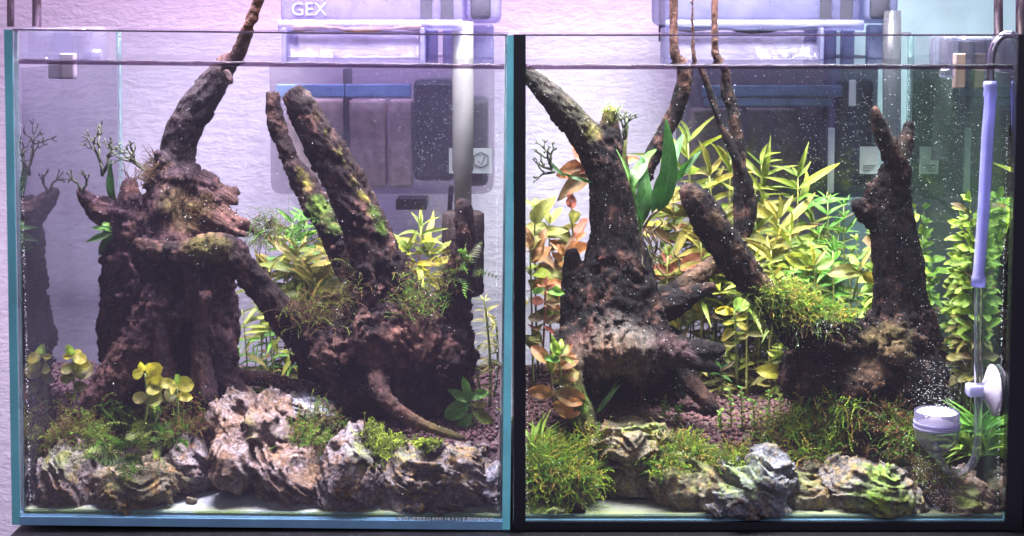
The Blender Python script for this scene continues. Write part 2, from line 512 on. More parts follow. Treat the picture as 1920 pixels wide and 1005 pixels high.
# ================================================================== hang-on filters behind the tanks
def px_box(x0, x1, y0, y1, d0, d1):
    a, c = P(x0, y1, d0), P(x1, y0, d0)
    return (a.x, c.x, d0, d1, a.z, c.z)
def emblem_text(txt, pA, width, mat, parent, name):
    cu = bpy.data.curves.new(name, 'FONT'); cu.body = txt; cu.extrude = .02; cu.resolution_u = 3
    tmp = bpy.data.objects.new(name, cu); COL.objects.link(tmp)
    bpy.context.view_layer.update()
    me = bpy.data.meshes.new_from_object(tmp.evaluated_get(bpy.context.evaluated_depsgraph_get()))
    bpy.data.objects.remove(tmp)
    co = np.zeros(len(me.vertices) * 3); me.vertices.foreach_get('co', co); co = co.reshape(-1, 3)
    w = co[:, 0].max() - co[:, 0].min()
    s = width / w
    out = np.stack([(co[:, 0] - co[:, 0].min()) * s + pA.x, pA.y - co[:, 2] * s, (co[:, 1] - co[:, 1].min()) * s + pA.z], 1)
    me.vertices.foreach_set('co', out.ravel()); me.update()
    me.materials.clear()
    return link(name, me, parent, mat)
LID = [m_plastic('lilac_clear_plastic', (.36, .35, .56), .36, .10, .35, .3), m_plastic('slate_clear_plastic', (.28, .29, .48), .42, .10, .35, .3)]
BODY = [m_plastic('smoky_clear_plastic', (.60, .57, .62), .16, .2), m_plastic('dark_smoky_plastic', (.17, .17, .21), .32, .2)]
SPOUT = m_plastic('wet_clear_plastic', (.30, .28, .42), .30, .06, .8, .35)
PAD = m_plain('tan_filter_pad', (.72, .54, .47), .8, .2, .3, 130, .5)
PADD = m_plain('grey_brown_filter_pad', (.62, .50, .46), .8, .2, .3, 130, .5)
BAND = m_plain('blue_foam', (.22, .31, .52), .5, .3, .2, 90, .3)
BANDD = m_plain('slate_blue_plastic', (.13, .17, .27), .4, .4, .2, 90)
TUBE = m_plastic('grey_white_tube', (.22, .22, .22), .66, .25, .2)
SPG = m_plain('dark_brown_sponge', (.022, .015, .014), .9, .2, .7, 420, 1.0)
DARK = m_plain('dark_motor_plastic', (.035, .035, .05), .4, .5, .5, 260, .4)
WHITE = m_plain('white_sticker_paper', (.72, .72, .74), .6, .3, .08)
INK = m_plain('grey_ink', (.20, .20, .22), .6)
RIML = m_plain('brown_rim_reflection', (.34, .20, .10), .5, .5, .4, 120, .5)
def hang_filter(L):
    o = 0 if L else 1
    if L:
        t = thing('hang_on_filter', 'clear lilac hang-on filter with tan pads behind the left tank', 'filter', P(715, 365, .29), 'hang-on filters')
        bx0, bx1, by1, ux0, ux1 = 505, 925, 366, 524, 938
    else:
        t = thing('hang_on_filter', 'dark smoky hang-on filter with slate-blue band behind the right tank', 'filter', P(1470, 365, .29), 'hang-on filters')
        bx0, bx1, by1, ux0, ux1 = 1284, 1652, 372, 1250, 1688
    B = BODY[o]
    boxo('filter_body', px_box(bx0, bx1, 105, by1, .262, .335), B, t, .008, True, 3)
    bb = px_box(bx0 + 8, bx1 - 8, 110, by1 - 8, .264, .268)
    if L:
        for x0, x1 in ((540, 645), (654, 722), (729, 772)):
            boxo('filter_pad', px_box(x0, x1, 188, 352, .276, .300), PAD, t, .002)
        boxo('foam_band', px_box(517, 645, 158, 183, .2570, .2612), BAND, t, .001)
        boxo('foam_band', px_box(647, 770, 158, 183, .2570, .2612), BAND, t, .001)
        boxo('motor_housing', px_box(776, 850, 150, 340, .272, .315), DARK, t, .004)
        boxo('motor_housing', px_box(872, 915, 185, 350, .274, .315), DARK, t, .004)
        boxo('divider', px_box(645, 653, 130, 360, .272, .300), BODY[1], t)
        boxo('foot_pad', px_box(742, 800, 374, 394, .300, .330), DARK, t, .001)
        sk = boxo('sticker', px_box(842, 922, 278, 325, .2590, .2600), WHITE, t)
        tb, sx = (868, 20), 868
    else:
        boxo('filter_pad', px_box(1300, 1395, 205, 350, .276, .300), PADD, t, .002)
        boxo('filter_pad', px_box(1405, 1500, 205, 350, .276, .300), PADD, t, .002)
        boxo('slate_band', px_box(1316, 1580, 160, 182, .2570, .2612), BANDD, t, .001)
        boxo('slate_band', px_box(1320, 1560, 184, 200, .2580, .2612), BANDD, t, .001)
        boxo('motor_housing', px_box(1560, 1640, 150, 350, .272, .315), DARK, t, .004)
        boxo('white_clip', px_box(1552, 1566, 240, 362, .2580, .2612), WHITE, t, .001)
        boxo('white_clip', px_box(1592, 1606, 150, 200, .2580, .2612), WHITE, t, .001)
        sk = boxo('sticker', px_box(1612, 1648, 275, 326, .2590, .2600), WHITE, t)
        tb, sx = (1668, 18), 1668
    # sticker print: a hexagon ring with a stroke (left), lines of tiny print (right)
    b = bmesh.new()
    if L:
        c = P(902, 300, .2588); rr = 15 * S(300, .2588)
        pts = [c + Vector((math.sin(k * math.pi / 3) * rr, 0, math.cos(k * math.pi / 3) * rr)) for k in range(7)]
        for q, w in zip(pts, pts[1:]): bm_tube(b, [q, w], .0005, 5)
        bm_tube(b, [c + Vector((-rr * .4, 0, -rr * .1)), c + Vector((0, 0, -rr * .6)), c + Vector((rr * .5, 0, rr * .4))], .0005, 5)
        for k in range(3): bm_tube(b, [P(850, 288 + k * 11, .2588), P(876, 288 + k * 11, .2588)], .0003, 4)
    else:
        for k in range(3): bm_tube(b, [P(1618, 310 + k * 5, .2588), P(1642 - 5 * k, 310 + k * 5, .2588)], .0004, 4)
    fin('printed_mark', b, INK, sk)
    # lid over the rim with a rounded lower edge that catches the lamps
    ld = boxo('lid', px_box(ux0, ux1 - 70, -60, 50, .205, .330), LID[o], t, .0075, True, 4)
    boxo('lid', px_box(ux1 - 66, ux1, -60, 44, .212, .332), LID[o], t, .006, True, 4)
    if L:
        emblem_text('GEX', P(547, 29, .2046), 66 * S(20, .2046), m_plain('embossed_letters', (.20, .20, .36), .6, .1), ld, 'embossed_letters')
    bm = bmesh.new()
    x0, x1 = P(ux0 + 22, 50, .2).x, P(ux1 - 148, 50, .2).x
    zz = P(600, 54, .203).z
    r = random.Random(3); n = 24
    bm_tube(bm, [(x0 + (x1 - x0) * k / n, .2030 + r.uniform(-.0006, .0006), zz + .0010 * math.sin(k * .35) + r.uniform(-.0004, .0004)) for k in range(n + 1)], [.0021 + .0008 * math.sin(k * .6) for k in range(n + 1)], 8)
    fin('dirty_rim_reflection', bm, RIML if L else DARK, t, True)  # solid strip standing in for the dirty water rim's reflection
    bm = bmesh.new(); lp = [P(ux0 - 2 + (ux1 - 68 - ux0) * k / 12, 47, .2015) for k in range(13)]
    bm_tube(bm, lp, .0040, 16); fin('lid_lip', bm, LID[o], t, True)
    boxo('lid_recess', px_box(ux1 - 150, ux1 - 128, -20, 42, .2030, .206), BODY[1], t, .001)
    boxo('lid_recess', px_box(ux1 - 112, ux1 - 88, -20, 42, .2030, .206), BODY[1], t, .001)
    boxo('impeller_cover', px_box(ux1 - 56, ux1 - 18, -20, 36, .2095, .2135), BODY[1], t, .003, True)
    # spout: a wavy sheet of plastic and falling water, with cheeks
    bm = bmesh.new(); nx, ny = 40, 8
    g = []
    for j in range(ny + 1):
        row = []
        for i in range(nx + 1):
            a = P(ux0 + 12 + (ux1 - 150 - ux0 - 12) * i / nx, 60 + 52 * j / ny, .213 - .022 * (j / ny))
            q = np.array([[i * .5, j * .35, 3.0 * o]]);
            a.y += .0022 * float(pn(q)[0]) * (j / ny) * 2
            row.append(bm.verts.new(a))
        g.append(row)
    for j in range(ny):
        for i in range(nx): bm.faces.new((g[j][i], g[j][i + 1], g[j + 1][i + 1], g[j + 1][i]))
    bmesh.ops.solidify(bm, geom=bm.faces[:], thickness=.0016)
    fin('spout', bm, SPOUT, t, True)
    for cx in (ux0 + 8, ux1 - 146):
        boxo('spout_cheek', px_box(cx - 4, cx + 4, 52, 112, .188, .250), LID[o], t, .0008)
    for (c0, c1) in ((ux1 - 140, ux1 - 118), (ux1 - 108, ux1 - 84), (ux1 - 60, ux1 - 12)):
        boxo('pump_column', px_box(c0, c1, 46, 112, .222, .240 - .0065 if False else .2335), LID[o], t, .002, True)
    # foam of the falling water
    # intake tube, with the sponge over its strainer (left)
    s = S(200, .21)
    bm = bmesh.new()
    if L:
        top = P(868, 40, .212); mid = P(868, 318, .212); mi2 = P(868, 326, .212); lo = P(868, 402, .212)
        bm_tube(bm, [top, mid, mi2, lo], [20 * s, 20 * s, 16.5 * s, 16.5 * s], 20)
        fin('intake_tube', bm, TUBE, t, True)
        bm = bmesh.new(); hi = P(868, 396, .212); lo = P(868, 553, .212); H = hi.z - lo.z
        bm_lathe(bm, [(0, 0.002), (.0003, .0135), (.0018, .0155), (H * .33, .0160), (H * .66, .0157), (H - .0018, .0155), (H - .0003, .0138), (H, .002)], hi, (0, 0, -1), 36)
        bmesh.ops.subdivide_edges(bm, edges=bm.edges[:], cuts=3)
        co = np.array([v.co for v in bm.verts]); dn = pn(co * 700) + pn(co * 260)
        for v, q in zip(bm.verts, dn): v.co += (Vector((v.co.x - hi.x, v.co.y - hi.y, 0)).normalized()) * .0007 * q
        fin('intake_sponge', bm, SPG, t, True)
        bm = bmesh.new(); bm_tube(bm, [P(846, 350, .3), P(843, 400, .31), P(838, 470, .33), P(842, 640, .345)], .0022, 8)
        fin('power_cord', bm, DARK, t, True)
    else:
        bm_tube(bm, [P(1672, 20, .212), P(1672, 300, .212)], [17 * s] * 2, 20); fin('intake_tube', bm, BODY[1], t, True)
        bm = bmesh.new(); bm_tube(bm, [P(1510, 372, .3), P(1515, 400, .31), P(1535, 372, .32), P(1555, 365, .33)], .0022, 8)
        fin('power_cord', bm, DARK, t, True)
hang_filter(True)
hang_filter(False)

# ================================================================== lamp stands clamped to the outer rims
ACR = m_clear('clear_acrylic', (.80, .80, .88), 1.49, .03, film=.07, filmcol=(.62, .60, .80), filmscale=40)
CHROME = m_plain('brown_chrome', (.42, .32, .36), .25, .6, .1, 50, 0, 1.0)
FOOT = m_plain('frosted_pink_foot', (.50, .42, .46), .5)
def lamp_stand(L):
    if L:
        t = thing('lamp_stand', 'clear acrylic lamp clamp with brown post on the left tank rim', 'lamp stand', P(100, 118, .10), 'lamp stands on the tank rims')
        boxo('clamp_block', px_box(36, 96, 52, 116, .085, .135), ACR, t, .004, True, 3)
        boxo('clamp_block', px_box(98, 164, 50, 118, .085, .135), ACR, t, .004, True, 3)
        boxo('clamp_leg', px_box(112, 138, 100, 148, .090, .098), FOOT, t, .001)
        boxo('clamp_leg', px_box(20, 46, 112, 146, .112, .122), FOOT, t, .001)
        b = bmesh.new(); c = P(176, 104, .094)
        bm_lathe(b, [(-.006, .001), (-.0058, .0036), (0, .0044), (.0046, .0044), (.0054, .003), (.0056, .001)], c, (1, 0, 0), 10); fin('thumb_screw', b, ACR, t)
        for x, r in ((69, .0031), (20, .0025)):
            b = bmesh.new(); bm_tube(b, [P(x, 50, .11), P(x, -60, .11)], r, 14); fin('post', b, CHROME, t, True)
    else:
        t = thing('lamp_stand', 'clear acrylic lamp clamp with chrome posts on the right tank rim', 'lamp stand', P(1800, 120, .10), 'lamp stands on the tank rims')
        boxo('clamp_block', px_box(1772, 1800, 66, 124, .085, .125), ACR, t, .003, True, 3)
        boxo('clamp_block', px_box(1802, 1888, 66, 78, .085, .125), ACR, t, .003, True, 3)
        boxo('clamp_leg', px_box(1791, 1812, 100, 166, .089, .097), m_plain('tan_acrylic_foot', (.50, .36, .28), .4), t, .001)
        b = bmesh.new(); c = P(1776, 136, .092)
        bm_lathe(b, [(-.005, .001), (-.0048, .0030), (0, .0040), (.004, .0040), (.0048, .002)], c, (1, 0, 0), 10); fin('thumb_screw', b, ACR, t)
        for x, r in ((1872, .0031), (1914, .0035)):
            b = bmesh.new(); bm_tube(b, [P(x, 66, .11), P(x, -60, .11)], r, 14); fin('post', b, CHROME, t, True)
lamp_stand(True); lamp_stand(False)
b = bmesh.new(); bm_tube(b, [P(1241, 78, .30), P(1241, -60, .30)], .0028, 10)
tag(fin('cable', b, DARK, None, True), 'dark straight cable down the wall left of the right filter', 'cable')

# ================================================================== CO2 diffuser of the right tank
GL = m_labglass('lab_glass', (.93, .94, .98), 1.30, .09, (.66, .66, .86))
CUPG = m_labglass('diffuser_glass', (.95, .95, 1.0), 1.20, .06, (.66, .62, .86))
SIL = m_plastic('lilac_silicone_tube', (.46, .45, .86), .62, .18, .3, .25)
CUP = m_plain('frosted_white_rubber', (.52, .46, .62), .35, .4, .06)
t = thing('gas_diffuser', 'glass gas diffuser with white disc bubbling at bottom right', 'diffuser', P(1755, 860, .022))
s = S(500, .022)
dq = .022
b = bmesh.new(); bm_tube(b, crom([(*P(x, y, dq), 1) for x, y in ((1922, 180), (1920, 110), (1908, 72), (1886, 64), (1866, 82), (1858, 115), (1857, 168))], .003)[:, :3], 7.5 * s, 14)
fin('metal_hook', b, m_plain('polished_steel', (.55, .52, .60), .14, .6, .05, 50, 0, 1.0), t, True)
b = bmesh.new(); bm_tube(b, [P(1857, 152, dq), P(1857, 160, dq), P(1857, 166, dq), P(1857, 176, dq), P(1857, 186, dq), P(1852, 250, dq), P(1844, 400, dq), P(1835, 512, dq), P(1835, 520, dq), P(1834, 537, dq)], [11 * s, 13.5 * s, 11.5 * s, 13.5 * s, 11 * s, 11 * s, 11 * s, 10.5 * s, 13 * s, 13 * s], 18)
fin('silicone_tube', b, SIL, t, True)
b = bmesh.new(); bm_tube(b, [P(1857, 162, dq), P(1852, 250, dq), P(1844, 400, dq), P(1835, 530, dq)], [5.5 * s] * 4, 12); fin('tube_bore', b, m_plain('pale_tube_bore', (.62, .60, .92), .3, .5), t, True)
b = bmesh.new(); bm_tube(b, crom([(*P(x, y, dq), 1) for x, y in ((1835, 522), (1834, 650), (1834, 780), (1832, 840), (1820, 874), (1795, 887), (1772, 878), (1760, 858), (1757, 846))], .003)[:, :3], 7.6 * s, 16)
fin('glass_tube', b, GL, t, True)
c = P(1755, 858, dq)
s0 = s; s = s * 1.07
b = bmesh.new(); bm_lathe(b, [(0, 7.6 * s), (.0022, 11 * s), (.0055, 22 * s), (.0088, 33 * s), (.012, 37.5 * s), (.0155, 38.5 * s), (.0190, 38.5 * s), (.0195, 39.5 * s), (.0202, 39.5 * s), (.0207, 38.3 * s), (.0213, 39.5 * s), (.0221, 39.5 * s), (.0226, 38.5 * s), (.0300, 39 * s), (.0300, 36.5 * s), (.0230, 36 * s), (.0155, 35.5 * s), (.0120, 34.5 * s), (.0090, 30 * s), (.0060, 19 * s), (.0045, 6 * s), (.0044, .0001)], c, (0, 0, 1), 36)
fin('glass_cup', b, CUPG, t, True)
b = bmesh.new(); bm_lathe(b, [(.0205, .0001), (.0206, 35 * s), (.0215, 35.2 * s), (.0216, 34 * s), (.0222, 34 * s), (.0223, 35.2 * s), (.0240, 35.2 * s), (.0242, 34.6 * s), (.0290, 34.6 * s), (.0294, 33 * s), (.0295, .0001)], c, (0, 0, 1), 36)
fin('ceramic_disc', b,  m_plain('white_ceramic', (.58, .50, .64), .6, .3, .05, 200, .2), t, True)
for h0 in (.0188, .0218):
    b = bmesh.new(); bm_lathe(b, [(h0, 38.6 * s), (h0 + .0002, 40.6 * s), (h0 + .0018, 40.6 * s), (h0 + .0020, 38.6 * s)], c, (0, 0, 1), 40)
    fin('clamp_ring', b, m_plastic('lilac_ring', (.60, .56, .82), .36, .12, .1, .1), t, True)
b = bmesh.new(); bm_tube(b, [c + Vector((0, 0, .004)), c + Vector((0, 0, .010))], [.0022, .0012], 10); fin('inlet_nipple', b, GL, t, True)
s = s0
cc = P(1893, 732, dq); cc.x = .3036
b = bmesh.new(); bm_lathe(b, [(0, .0005), (.0001, 48 * s), (.0007, 49 * s), (.0022, 40 * s), (.0048, 24 * s), (.0075, 15 * s), (.0090, 12.5 * s), (.0150, 12 * s), (.0155, 11 * s), (.0156, .0003)], cc, (-1, 0, 0), 36)
fin('suction_cup', b, CUP, t, True)
a0 = P(1816, 745, dq - .004); a1 = P(1846, 723, dq - .004)
boxo('tube_clip', (a0.x, a1.x, dq - .0045, dq + .0045, a0.z, a1.z), m_plastic('clear_white_clip', (.62, .64, .86), .75, .2), t, .0012, True)

b = bmesh.new(); bm_box(b, .3162, .40, -.004, .2, -.0058, .2985, .002)
t = thing('black_box', 'tall black box standing against the right side of the black-edged tank', 'box', (.35, .1, -.0058))
fin('body', b, M['black'], t)
b = bmesh.new(); bm_box(b, .3172, .3225, -.0052, -.0038, P(1910, 541, 0).z, P(1910, 529, 0).z, .0004); fin('metal_badge', b, M['edge_dark'], t)

# ================================================================== soil
def soil_z(x, y):
    e = np.clip((y - .042) / .036, 0, 1); e = e * e * (3 - 2 * e)
    return .0012 + e * (.033 + np.clip(y - .078, 0, 1) * .05 + .004 * pn(np.stack([x * 18, y * 18, x * 0 + 2], -1)))
ico = bmesh.new(); bmesh.ops.create_icosphere(ico, subdivisions=2, radius=1)
ICO2 = np.array([v.co[:] for v in ico.verts]); ICO2F = np.array([[v.index for v in f.verts] for f in ico.faces]); ico.free()
ico = bmesh.new(); bmesh.ops.create_icosphere(ico, subdivisions=1, radius=1)
ICO1 = np.array([v.co[:] for v in ico.verts]); ICO1F = np.array([[v.index for v in f.verts] for f in ico.faces]); ico.free()
SOIL = m_plain('soil_bed_earth', (.055, .034, .036), .9, .2, .5, 220, .6)
def m_grain():
    a = N('fired_soil_grains'); g = a.geo()
    t = a.attr('tint'); n = a.noise(g, 520, 4, .7)
    c = a.mix(1.0, t, a.ramp(n, [(.3, (.6,) * 3), (.7, (1.35,) * 3)]), 'MULTIPLY')
    return a.done(a.pr(c, .8, a.bump(n, .6, .0006), .3))
GRAIN = m_grain()
def soil(x0, x1, col, seed):
    nx, ny = 70, 60
    X, Y = np.meshgrid(np.linspace(x0, x1, nx), np.linspace(.036, .2335, ny))
    Z = soil_z(X.ravel(), Y.ravel())
    v = np.stack([X.ravel(), Y.ravel(), Z], 1)
    q = np.array([[j * nx + i, j * nx + i + 1, (j + 1) * nx + i + 1, (j + 1) * nx + i] for j in range(ny - 1) for i in range(nx - 1)])
    tag(link('soil_bed', np_mesh('soil_bed', v, q), None, SOIL), kind='structure')
    r = np.random.RandomState(seed); n = 5200
    x = r.uniform(x0 + .002, x1 - .002, n); y = .050 + (.18) * r.rand(n) ** 1.15
    z = soil_z(x, y) + r.uniform(-.0002, .0016, n)
    rad = r.uniform(.0013, .0023, n)
    sc = rad[:, None] * r.uniform(.8, 1.2, (n, 3))
    vv = (ICO1[None] * sc[:, None, :] * (1 + .12 * r.normal(size=(n, len(ICO1), 1)))) + np.stack([x, y, z], 1)[:, None, :]
    ff = ICO1F[None] + (np.arange(n) * len(ICO1))[:, None, None]
    me = np_mesh('soil_grains', vv.reshape(-1, 3), None, ff.reshape(-1, 3))
    c = np.array(col)[None] * r.uniform(.65, 1.35, (n, 1)) * r.uniform(.92, 1.08, (n, 3))
    vattr(me, 'tint', np.repeat(c, len(ICO1), 0))
    tag(link('soil_grains', me, None, GRAIN), kind='stuff')
soil(-.3015, -.0082, (.080, .040, .045), 1)
soil(.0075, .3035, (.074, .032, .037), 2)

# ================================================================== sculpting by distance field
class Field:
    def __init__(s, lo, hi, h):
        s.h = h
        s.lo = np.array(lo, dtype=float)
        s.n = np.maximum(8, np.ceil((np.array(hi) - s.lo) / h).astype(int) + 1)
        s.f = np.full(s.n, 1.0, dtype=np.float32)
        s.ax = [s.lo[k] + h * np.arange(s.n[k]) for k in range(3)]
    def win(s, lo, hi):
        a = np.clip(np.floor((np.array(lo) - s.lo) / s.h).astype(int), 0, s.n)
        b = np.clip(np.ceil((np.array(hi) - s.lo) / s.h).astype(int) + 1, 0, s.n)
        if np.any(b <= a): return None
        sl = tuple(slice(a[k], b[k]) for k in range(3))
        return sl, s.ax[0][sl[0]][:, None, None], s.ax[1][sl[1]][None, :, None], s.ax[2][sl[2]][None, None, :]
    def blend(s, sl, d, k, cut=False):
        f = s.f[sl]
        if cut:
            d = -d
            hh = np.clip(.5 - .5 * (f - d) / k, 0, 1)
            s.f[sl] = f + (d - f) * hh + k * hh * (1 - hh)
        else:
            hh = np.clip(.5 + .5 * (f - d) / k, 0, 1)
            s.f[sl] = f + (d - f) * hh - k * hh * (1 - hh)
    def cone(s, a, b, k, cut=False):
        ra, rb = a[3], b[3]; pad = max(ra, rb) + 3 * k + 3 * s.h
        w = s.win(np.minimum(a[:3], b[:3]) - pad, np.maximum(a[:3], b[:3]) + pad)
        if w is None: return
        sl, x, y, z = w
        ab = b[:3] - a[:3]; L = max(1e-12, float(ab @ ab))
        t = np.clip(((x - a[0]) * ab[0] + (y - a[1]) * ab[1] + (z - a[2]) * ab[2]) / L, 0, 1)
        d = np.sqrt((x - a[0] - t * ab[0]) ** 2 + (y - a[1] - t * ab[1]) ** 2 + (z - a[2] - t * ab[2]) ** 2) - (ra + (rb - ra) * t)
        s.blend(sl, d, k, cut)
    def limb(s, l, k):
        """one limb as a hard union of its short cones, then blended into the rest"""
        k = min(k, .55 * float(np.median(l[:, 3])))
        pad = l[:, 3].max() + 3 * k + 3 * s.h
        w = s.win(l[:, :3].min(0) - pad, l[:, :3].max(0) + pad)
        if w is None: return
        sl = w[0]
        keep = s.f
        s.f = np.full(s.n, 1.0, dtype=np.float32)
        for a, b in zip(l, l[1:]): s.cone(a, b, .0008)
        d = s.f[sl].copy(); s.f = keep
        s.blend(sl, d, k)
    def ball(s, c, r, k, cut=False):
        c, r = np.array(c), np.array(r); pad = r + 3 * k + 3 * s.h
        w = s.win(c - pad, c + pad)
        if w is None: return
        sl, x, y, z = w
        k0 = np.sqrt(((x - c[0]) / r[0]) ** 2 + ((y - c[1]) / r[1]) ** 2 + ((z - c[2]) / r[2]) ** 2)
        k1 = np.sqrt(((x - c[0]) / r[0] ** 2) ** 2 + ((y - c[1]) / r[1] ** 2) ** 2 + ((z - c[2]) / r[2] ** 2) ** 2)
        s.blend(sl, k0 * (k0 - 1) / np.maximum(k1, 1e-9), k, cut)
    def near(s, band):
        m = np.abs(s.f) < band
        i = np.nonzero(m)
        return m, np.stack([s.ax[k][i[k]] for k in range(3)], 1)
    def mesh(s):
        f = np.clip(s.f, -3 * s.h, 3 * s.h).astype(np.float32)
        f[0], f[-1], f[:, 0], f[:, -1], f[:, :, 0], f[:, :, -1] = [3 * s.h] * 6
        g = openvdb.FloatGrid(background=3 * s.h)
        g.copyFromArray(np.ascontiguousarray(f))
        p, q = g.convertToQuads(isovalue=0.0)
        p = np.asarray(p, dtype=float) * s.h + s.lo
        return p, np.asarray(q)[:, ::-1].astype(int)
def normals(v, q):
    n = np.cross(v[q[:, 2]] - v[q[:, 0]], v[q[:, 3]] - v[q[:, 1]])
    out = np.zeros_like(v)
    for k in range(4): np.add.at(out, q[:, k], n)
    return out / np.maximum(np.linalg.norm(out, axis=1), 1e-12)[:, None]
def facing(v, q):
    n = np.cross(v[q[:, 2]] - v[q[:, 0]], v[q[:, 3]] - v[q[:, 1]])
    if (n * v[q[:, 0]]).sum() < 0: q = q[:, ::-1]
    return q

# ------------------------------------------------------------------ driftwood
MOSSC = dict(green=(.085, .15, .02), yellow=(.26, .24, .035), tan=(.19, .115, .075), red=(.20, .055, .05), grey=(.16, .14, .13), dark=(.006, .005, .008), pink=(.34, .17, .15), olive=(.11, .10, .025), bark=(.045, .028, .030), warm=(.12, .062, .05))
WOOD_ORIGIN = {}
def wood(name, label, limbs, balls=(), cuts=(), paint=(), base=(.030, .019, .022), h=.0016, k=.006, gnarl=1.0, seed=0, fuzz=9000, group=None, fcol=(.035, .026, .022), dark=.38):
    """limbs: lists of (px, py, depth, radius px); balls: (px, py, depth, rx, ry px, depth radius m); cuts: limbs taken away; paint: (px, py, depth, r px, colour, strength)"""
    rs = np.random.RandomState(seed)
    L3, LG = [], []
    for lb in limbs:
        lg = 1.0
        if isinstance(lb, tuple): lg, lb = lb
        pts = [(*P(x, y, d), r * S(y, d)) for x, y, d, r in lb]
        L3.append(crom(pts, .004)); LG.append(np.full(len(L3[-1]), lg))
    LG = np.concatenate(LG)
    B3 = [(P(x, y, d), (rx * S(y, d), rd, ry * S(y, d))) for x, y, d, rx, ry, rd in balls]
    allp = np.vstack([np.hstack([l[:, :3] - l[:, 3:], l[:, :3] + l[:, 3:]]) for l in L3] + [np.hstack([np.array(c) - r, np.array(c) + r])[None] for c, r in B3])
    F = Field(allp[:, :3].min(0) - .008, allp[:, 3:].max(0) + .008, h)
    for l in L3: F.limb(l, k)
    for c, r in B3: F.ball(c, r, k)
    for cu in cuts:
        c3 = crom([(*P(x, y, d), r * S(y, d)) for x, y, d, r in cu], .005)
        for a, b in zip(c3, c3[1:]): F.cone(a, b, .003, True)
    # gnarls and pits, in the field itself, so that they can overhang
    cen = np.vstack([l for l in L3])
    tan = np.vstack([np.gradient(l[:, :3], axis=0) for l in L3])
    tan /= np.maximum(np.linalg.norm(tan, axis=1), 1e-9)[:, None]
    def frame(p):
        """grain frame of the nearest limb: a coordinate squeezed along the limb, and the limb's radius"""
        idx = np.zeros(len(p), dtype=int)
        c4, r4 = cen[:, :3].astype(np.float32), cen[:, 3].astype(np.float32)
        cc = (c4 ** 2).sum(1)
        for i in range(0, len(p), 8000):
            pp = p[i:i + 8000].astype(np.float32)
            dd = np.sqrt(np.maximum((pp ** 2).sum(1)[:, None] + cc[None] - 2 * pp @ c4.T, 0)) - r4[None]
            idx[i:i + 8000] = dd.argmin(1)
        T = tan[idx]
        return p - T * ((p * T).sum(1) * .92)[:, None], cen[idx, 3], LG[idx]
    m, pos = F.near(.007)
    gc, rh, lg = frame(pos)
    am = np.clip(rh / .016, .10, 1.1)
    am = am * lg
    wp = pos + .010 * np.stack([pn(pos * 34 + 3), pn(pos * 34 + 40), pn(pos * 34 + 77)], 1)
    rag = ridged(wp * 105 + seed * 5.3, 3) - .75
    jag = ridged(gc * 62 + seed * 3.1, 3) - .75
    big = fbm(pos * 48 + seed * 7.7, 3, .55)
    pit = np.clip(fbm(pos * 85 + seed + 40, 2) - .42, 0, 1)
    F.f[m] -= gnarl * am * (.0034 * jag + .0016 * big * np.clip(rh / .02, .2, 1) + .0030 * rag * np.clip(rh / .018 - .35, 0, 1) - .013 * pit * np.clip(rh / .02 - .3, 0, 1))
    v, q = F.mesh()
    q = facing(v, q)
    gc, r_here, lg = frame(v)
    n = normals(v, q)
    amp = np.clip(r_here / .009, .25, 1.0)
    dsp = .0013 * amp * ridged(gc * 190 + seed, 3) + .0010 * amp * fbm(gc * 420 + 5, 2) + .0004 * fbm(v * 800, 2)
    v = v + n * (dsp - .0008 * amp)[:, None]
    me = np_mesh(name, v, q)
    vattr(me, 'gcoord', gc, 'FLOAT_VECTOR')
    col = np.array(base)[None] * dark * (1 + .35 * fbm(v * 45 + 31, 3))[:, None] * np.ones((len(v), 3))
    wm = np.clip(fbm(v * 85 + 11, 4, .6) * 1.7 - .15, 0, 1)[:, None]
    col = col * (1 - wm) + np.array(MOSSC['warm']) * .6 * wm
    for x, y, d, r, c, st in paint:
        p0 = np.array(P(x, y, d)); rr = r * S(y, d)
        dd = np.linalg.norm(v - p0, axis=1) / rr + .22 * fbm(v * 160 + x, 3)
        w = (np.clip(1.6 - dd, 0, 1) * st)[:, None]
        col = col * (1 - w) + np.array(MOSSC[c] if isinstance(c, str) else c) * (.9 if c in ('yellow', 'green', 'olive', 'red') else .62) * w
    vattr(me, 'tint', np.clip(col, .003, 1))
    bx = limbs[0][-1] if False else None
    lowest = v[v[:, 2].argmin()]
    root = thing(name, label, 'driftwood', (float(v[:, 0].mean()), float(v[:, 1].mean()), float(lowest[2])), group)
    link('wood', me, root, M['wood'])
    if fuzz:
        fi = rs.randint(0, len(v), fuzz)
        zc = ZW - .002
        fi = fi[v[fi, 2] < zc]
        nn = len(fi)
        base_p = v[fi]; nd = normals(v, q)[fi]
        dirs = nd + .7 * rs.normal(size=(nn, 3)); dirs /= np.linalg.norm(dirs, axis=1)[:, None]
        ln = rs.uniform(.0008, .0026, nn)[:, None]
        sd = np.cross(dirs, rs.normal(size=(nn, 3))); sd /= np.linalg.norm(sd, axis=1)[:, None]
        tri = np.stack([base_p - sd * .00016 - nd * .0003, base_p + sd * .00016 - nd * .0003, base_p + dirs * ln], 1).reshape(-1, 3)
        fm = np_mesh('algae_fuzz', tri, None, np.arange(nn * 3).reshape(-1, 3), False)
        fc = (col[fi] * .7 + np.array(fcol) * .22) * rs.uniform(.5, 1.5, (nn, 1))
        vattr(fm, 'tint', np.repeat(fc, 3, 0))
        tag(link('algae_fuzz', fm, root, M['fuzz']), kind='stuff')
    WOODS.append((v, normals(v, q)))
    return root
WOODS = []

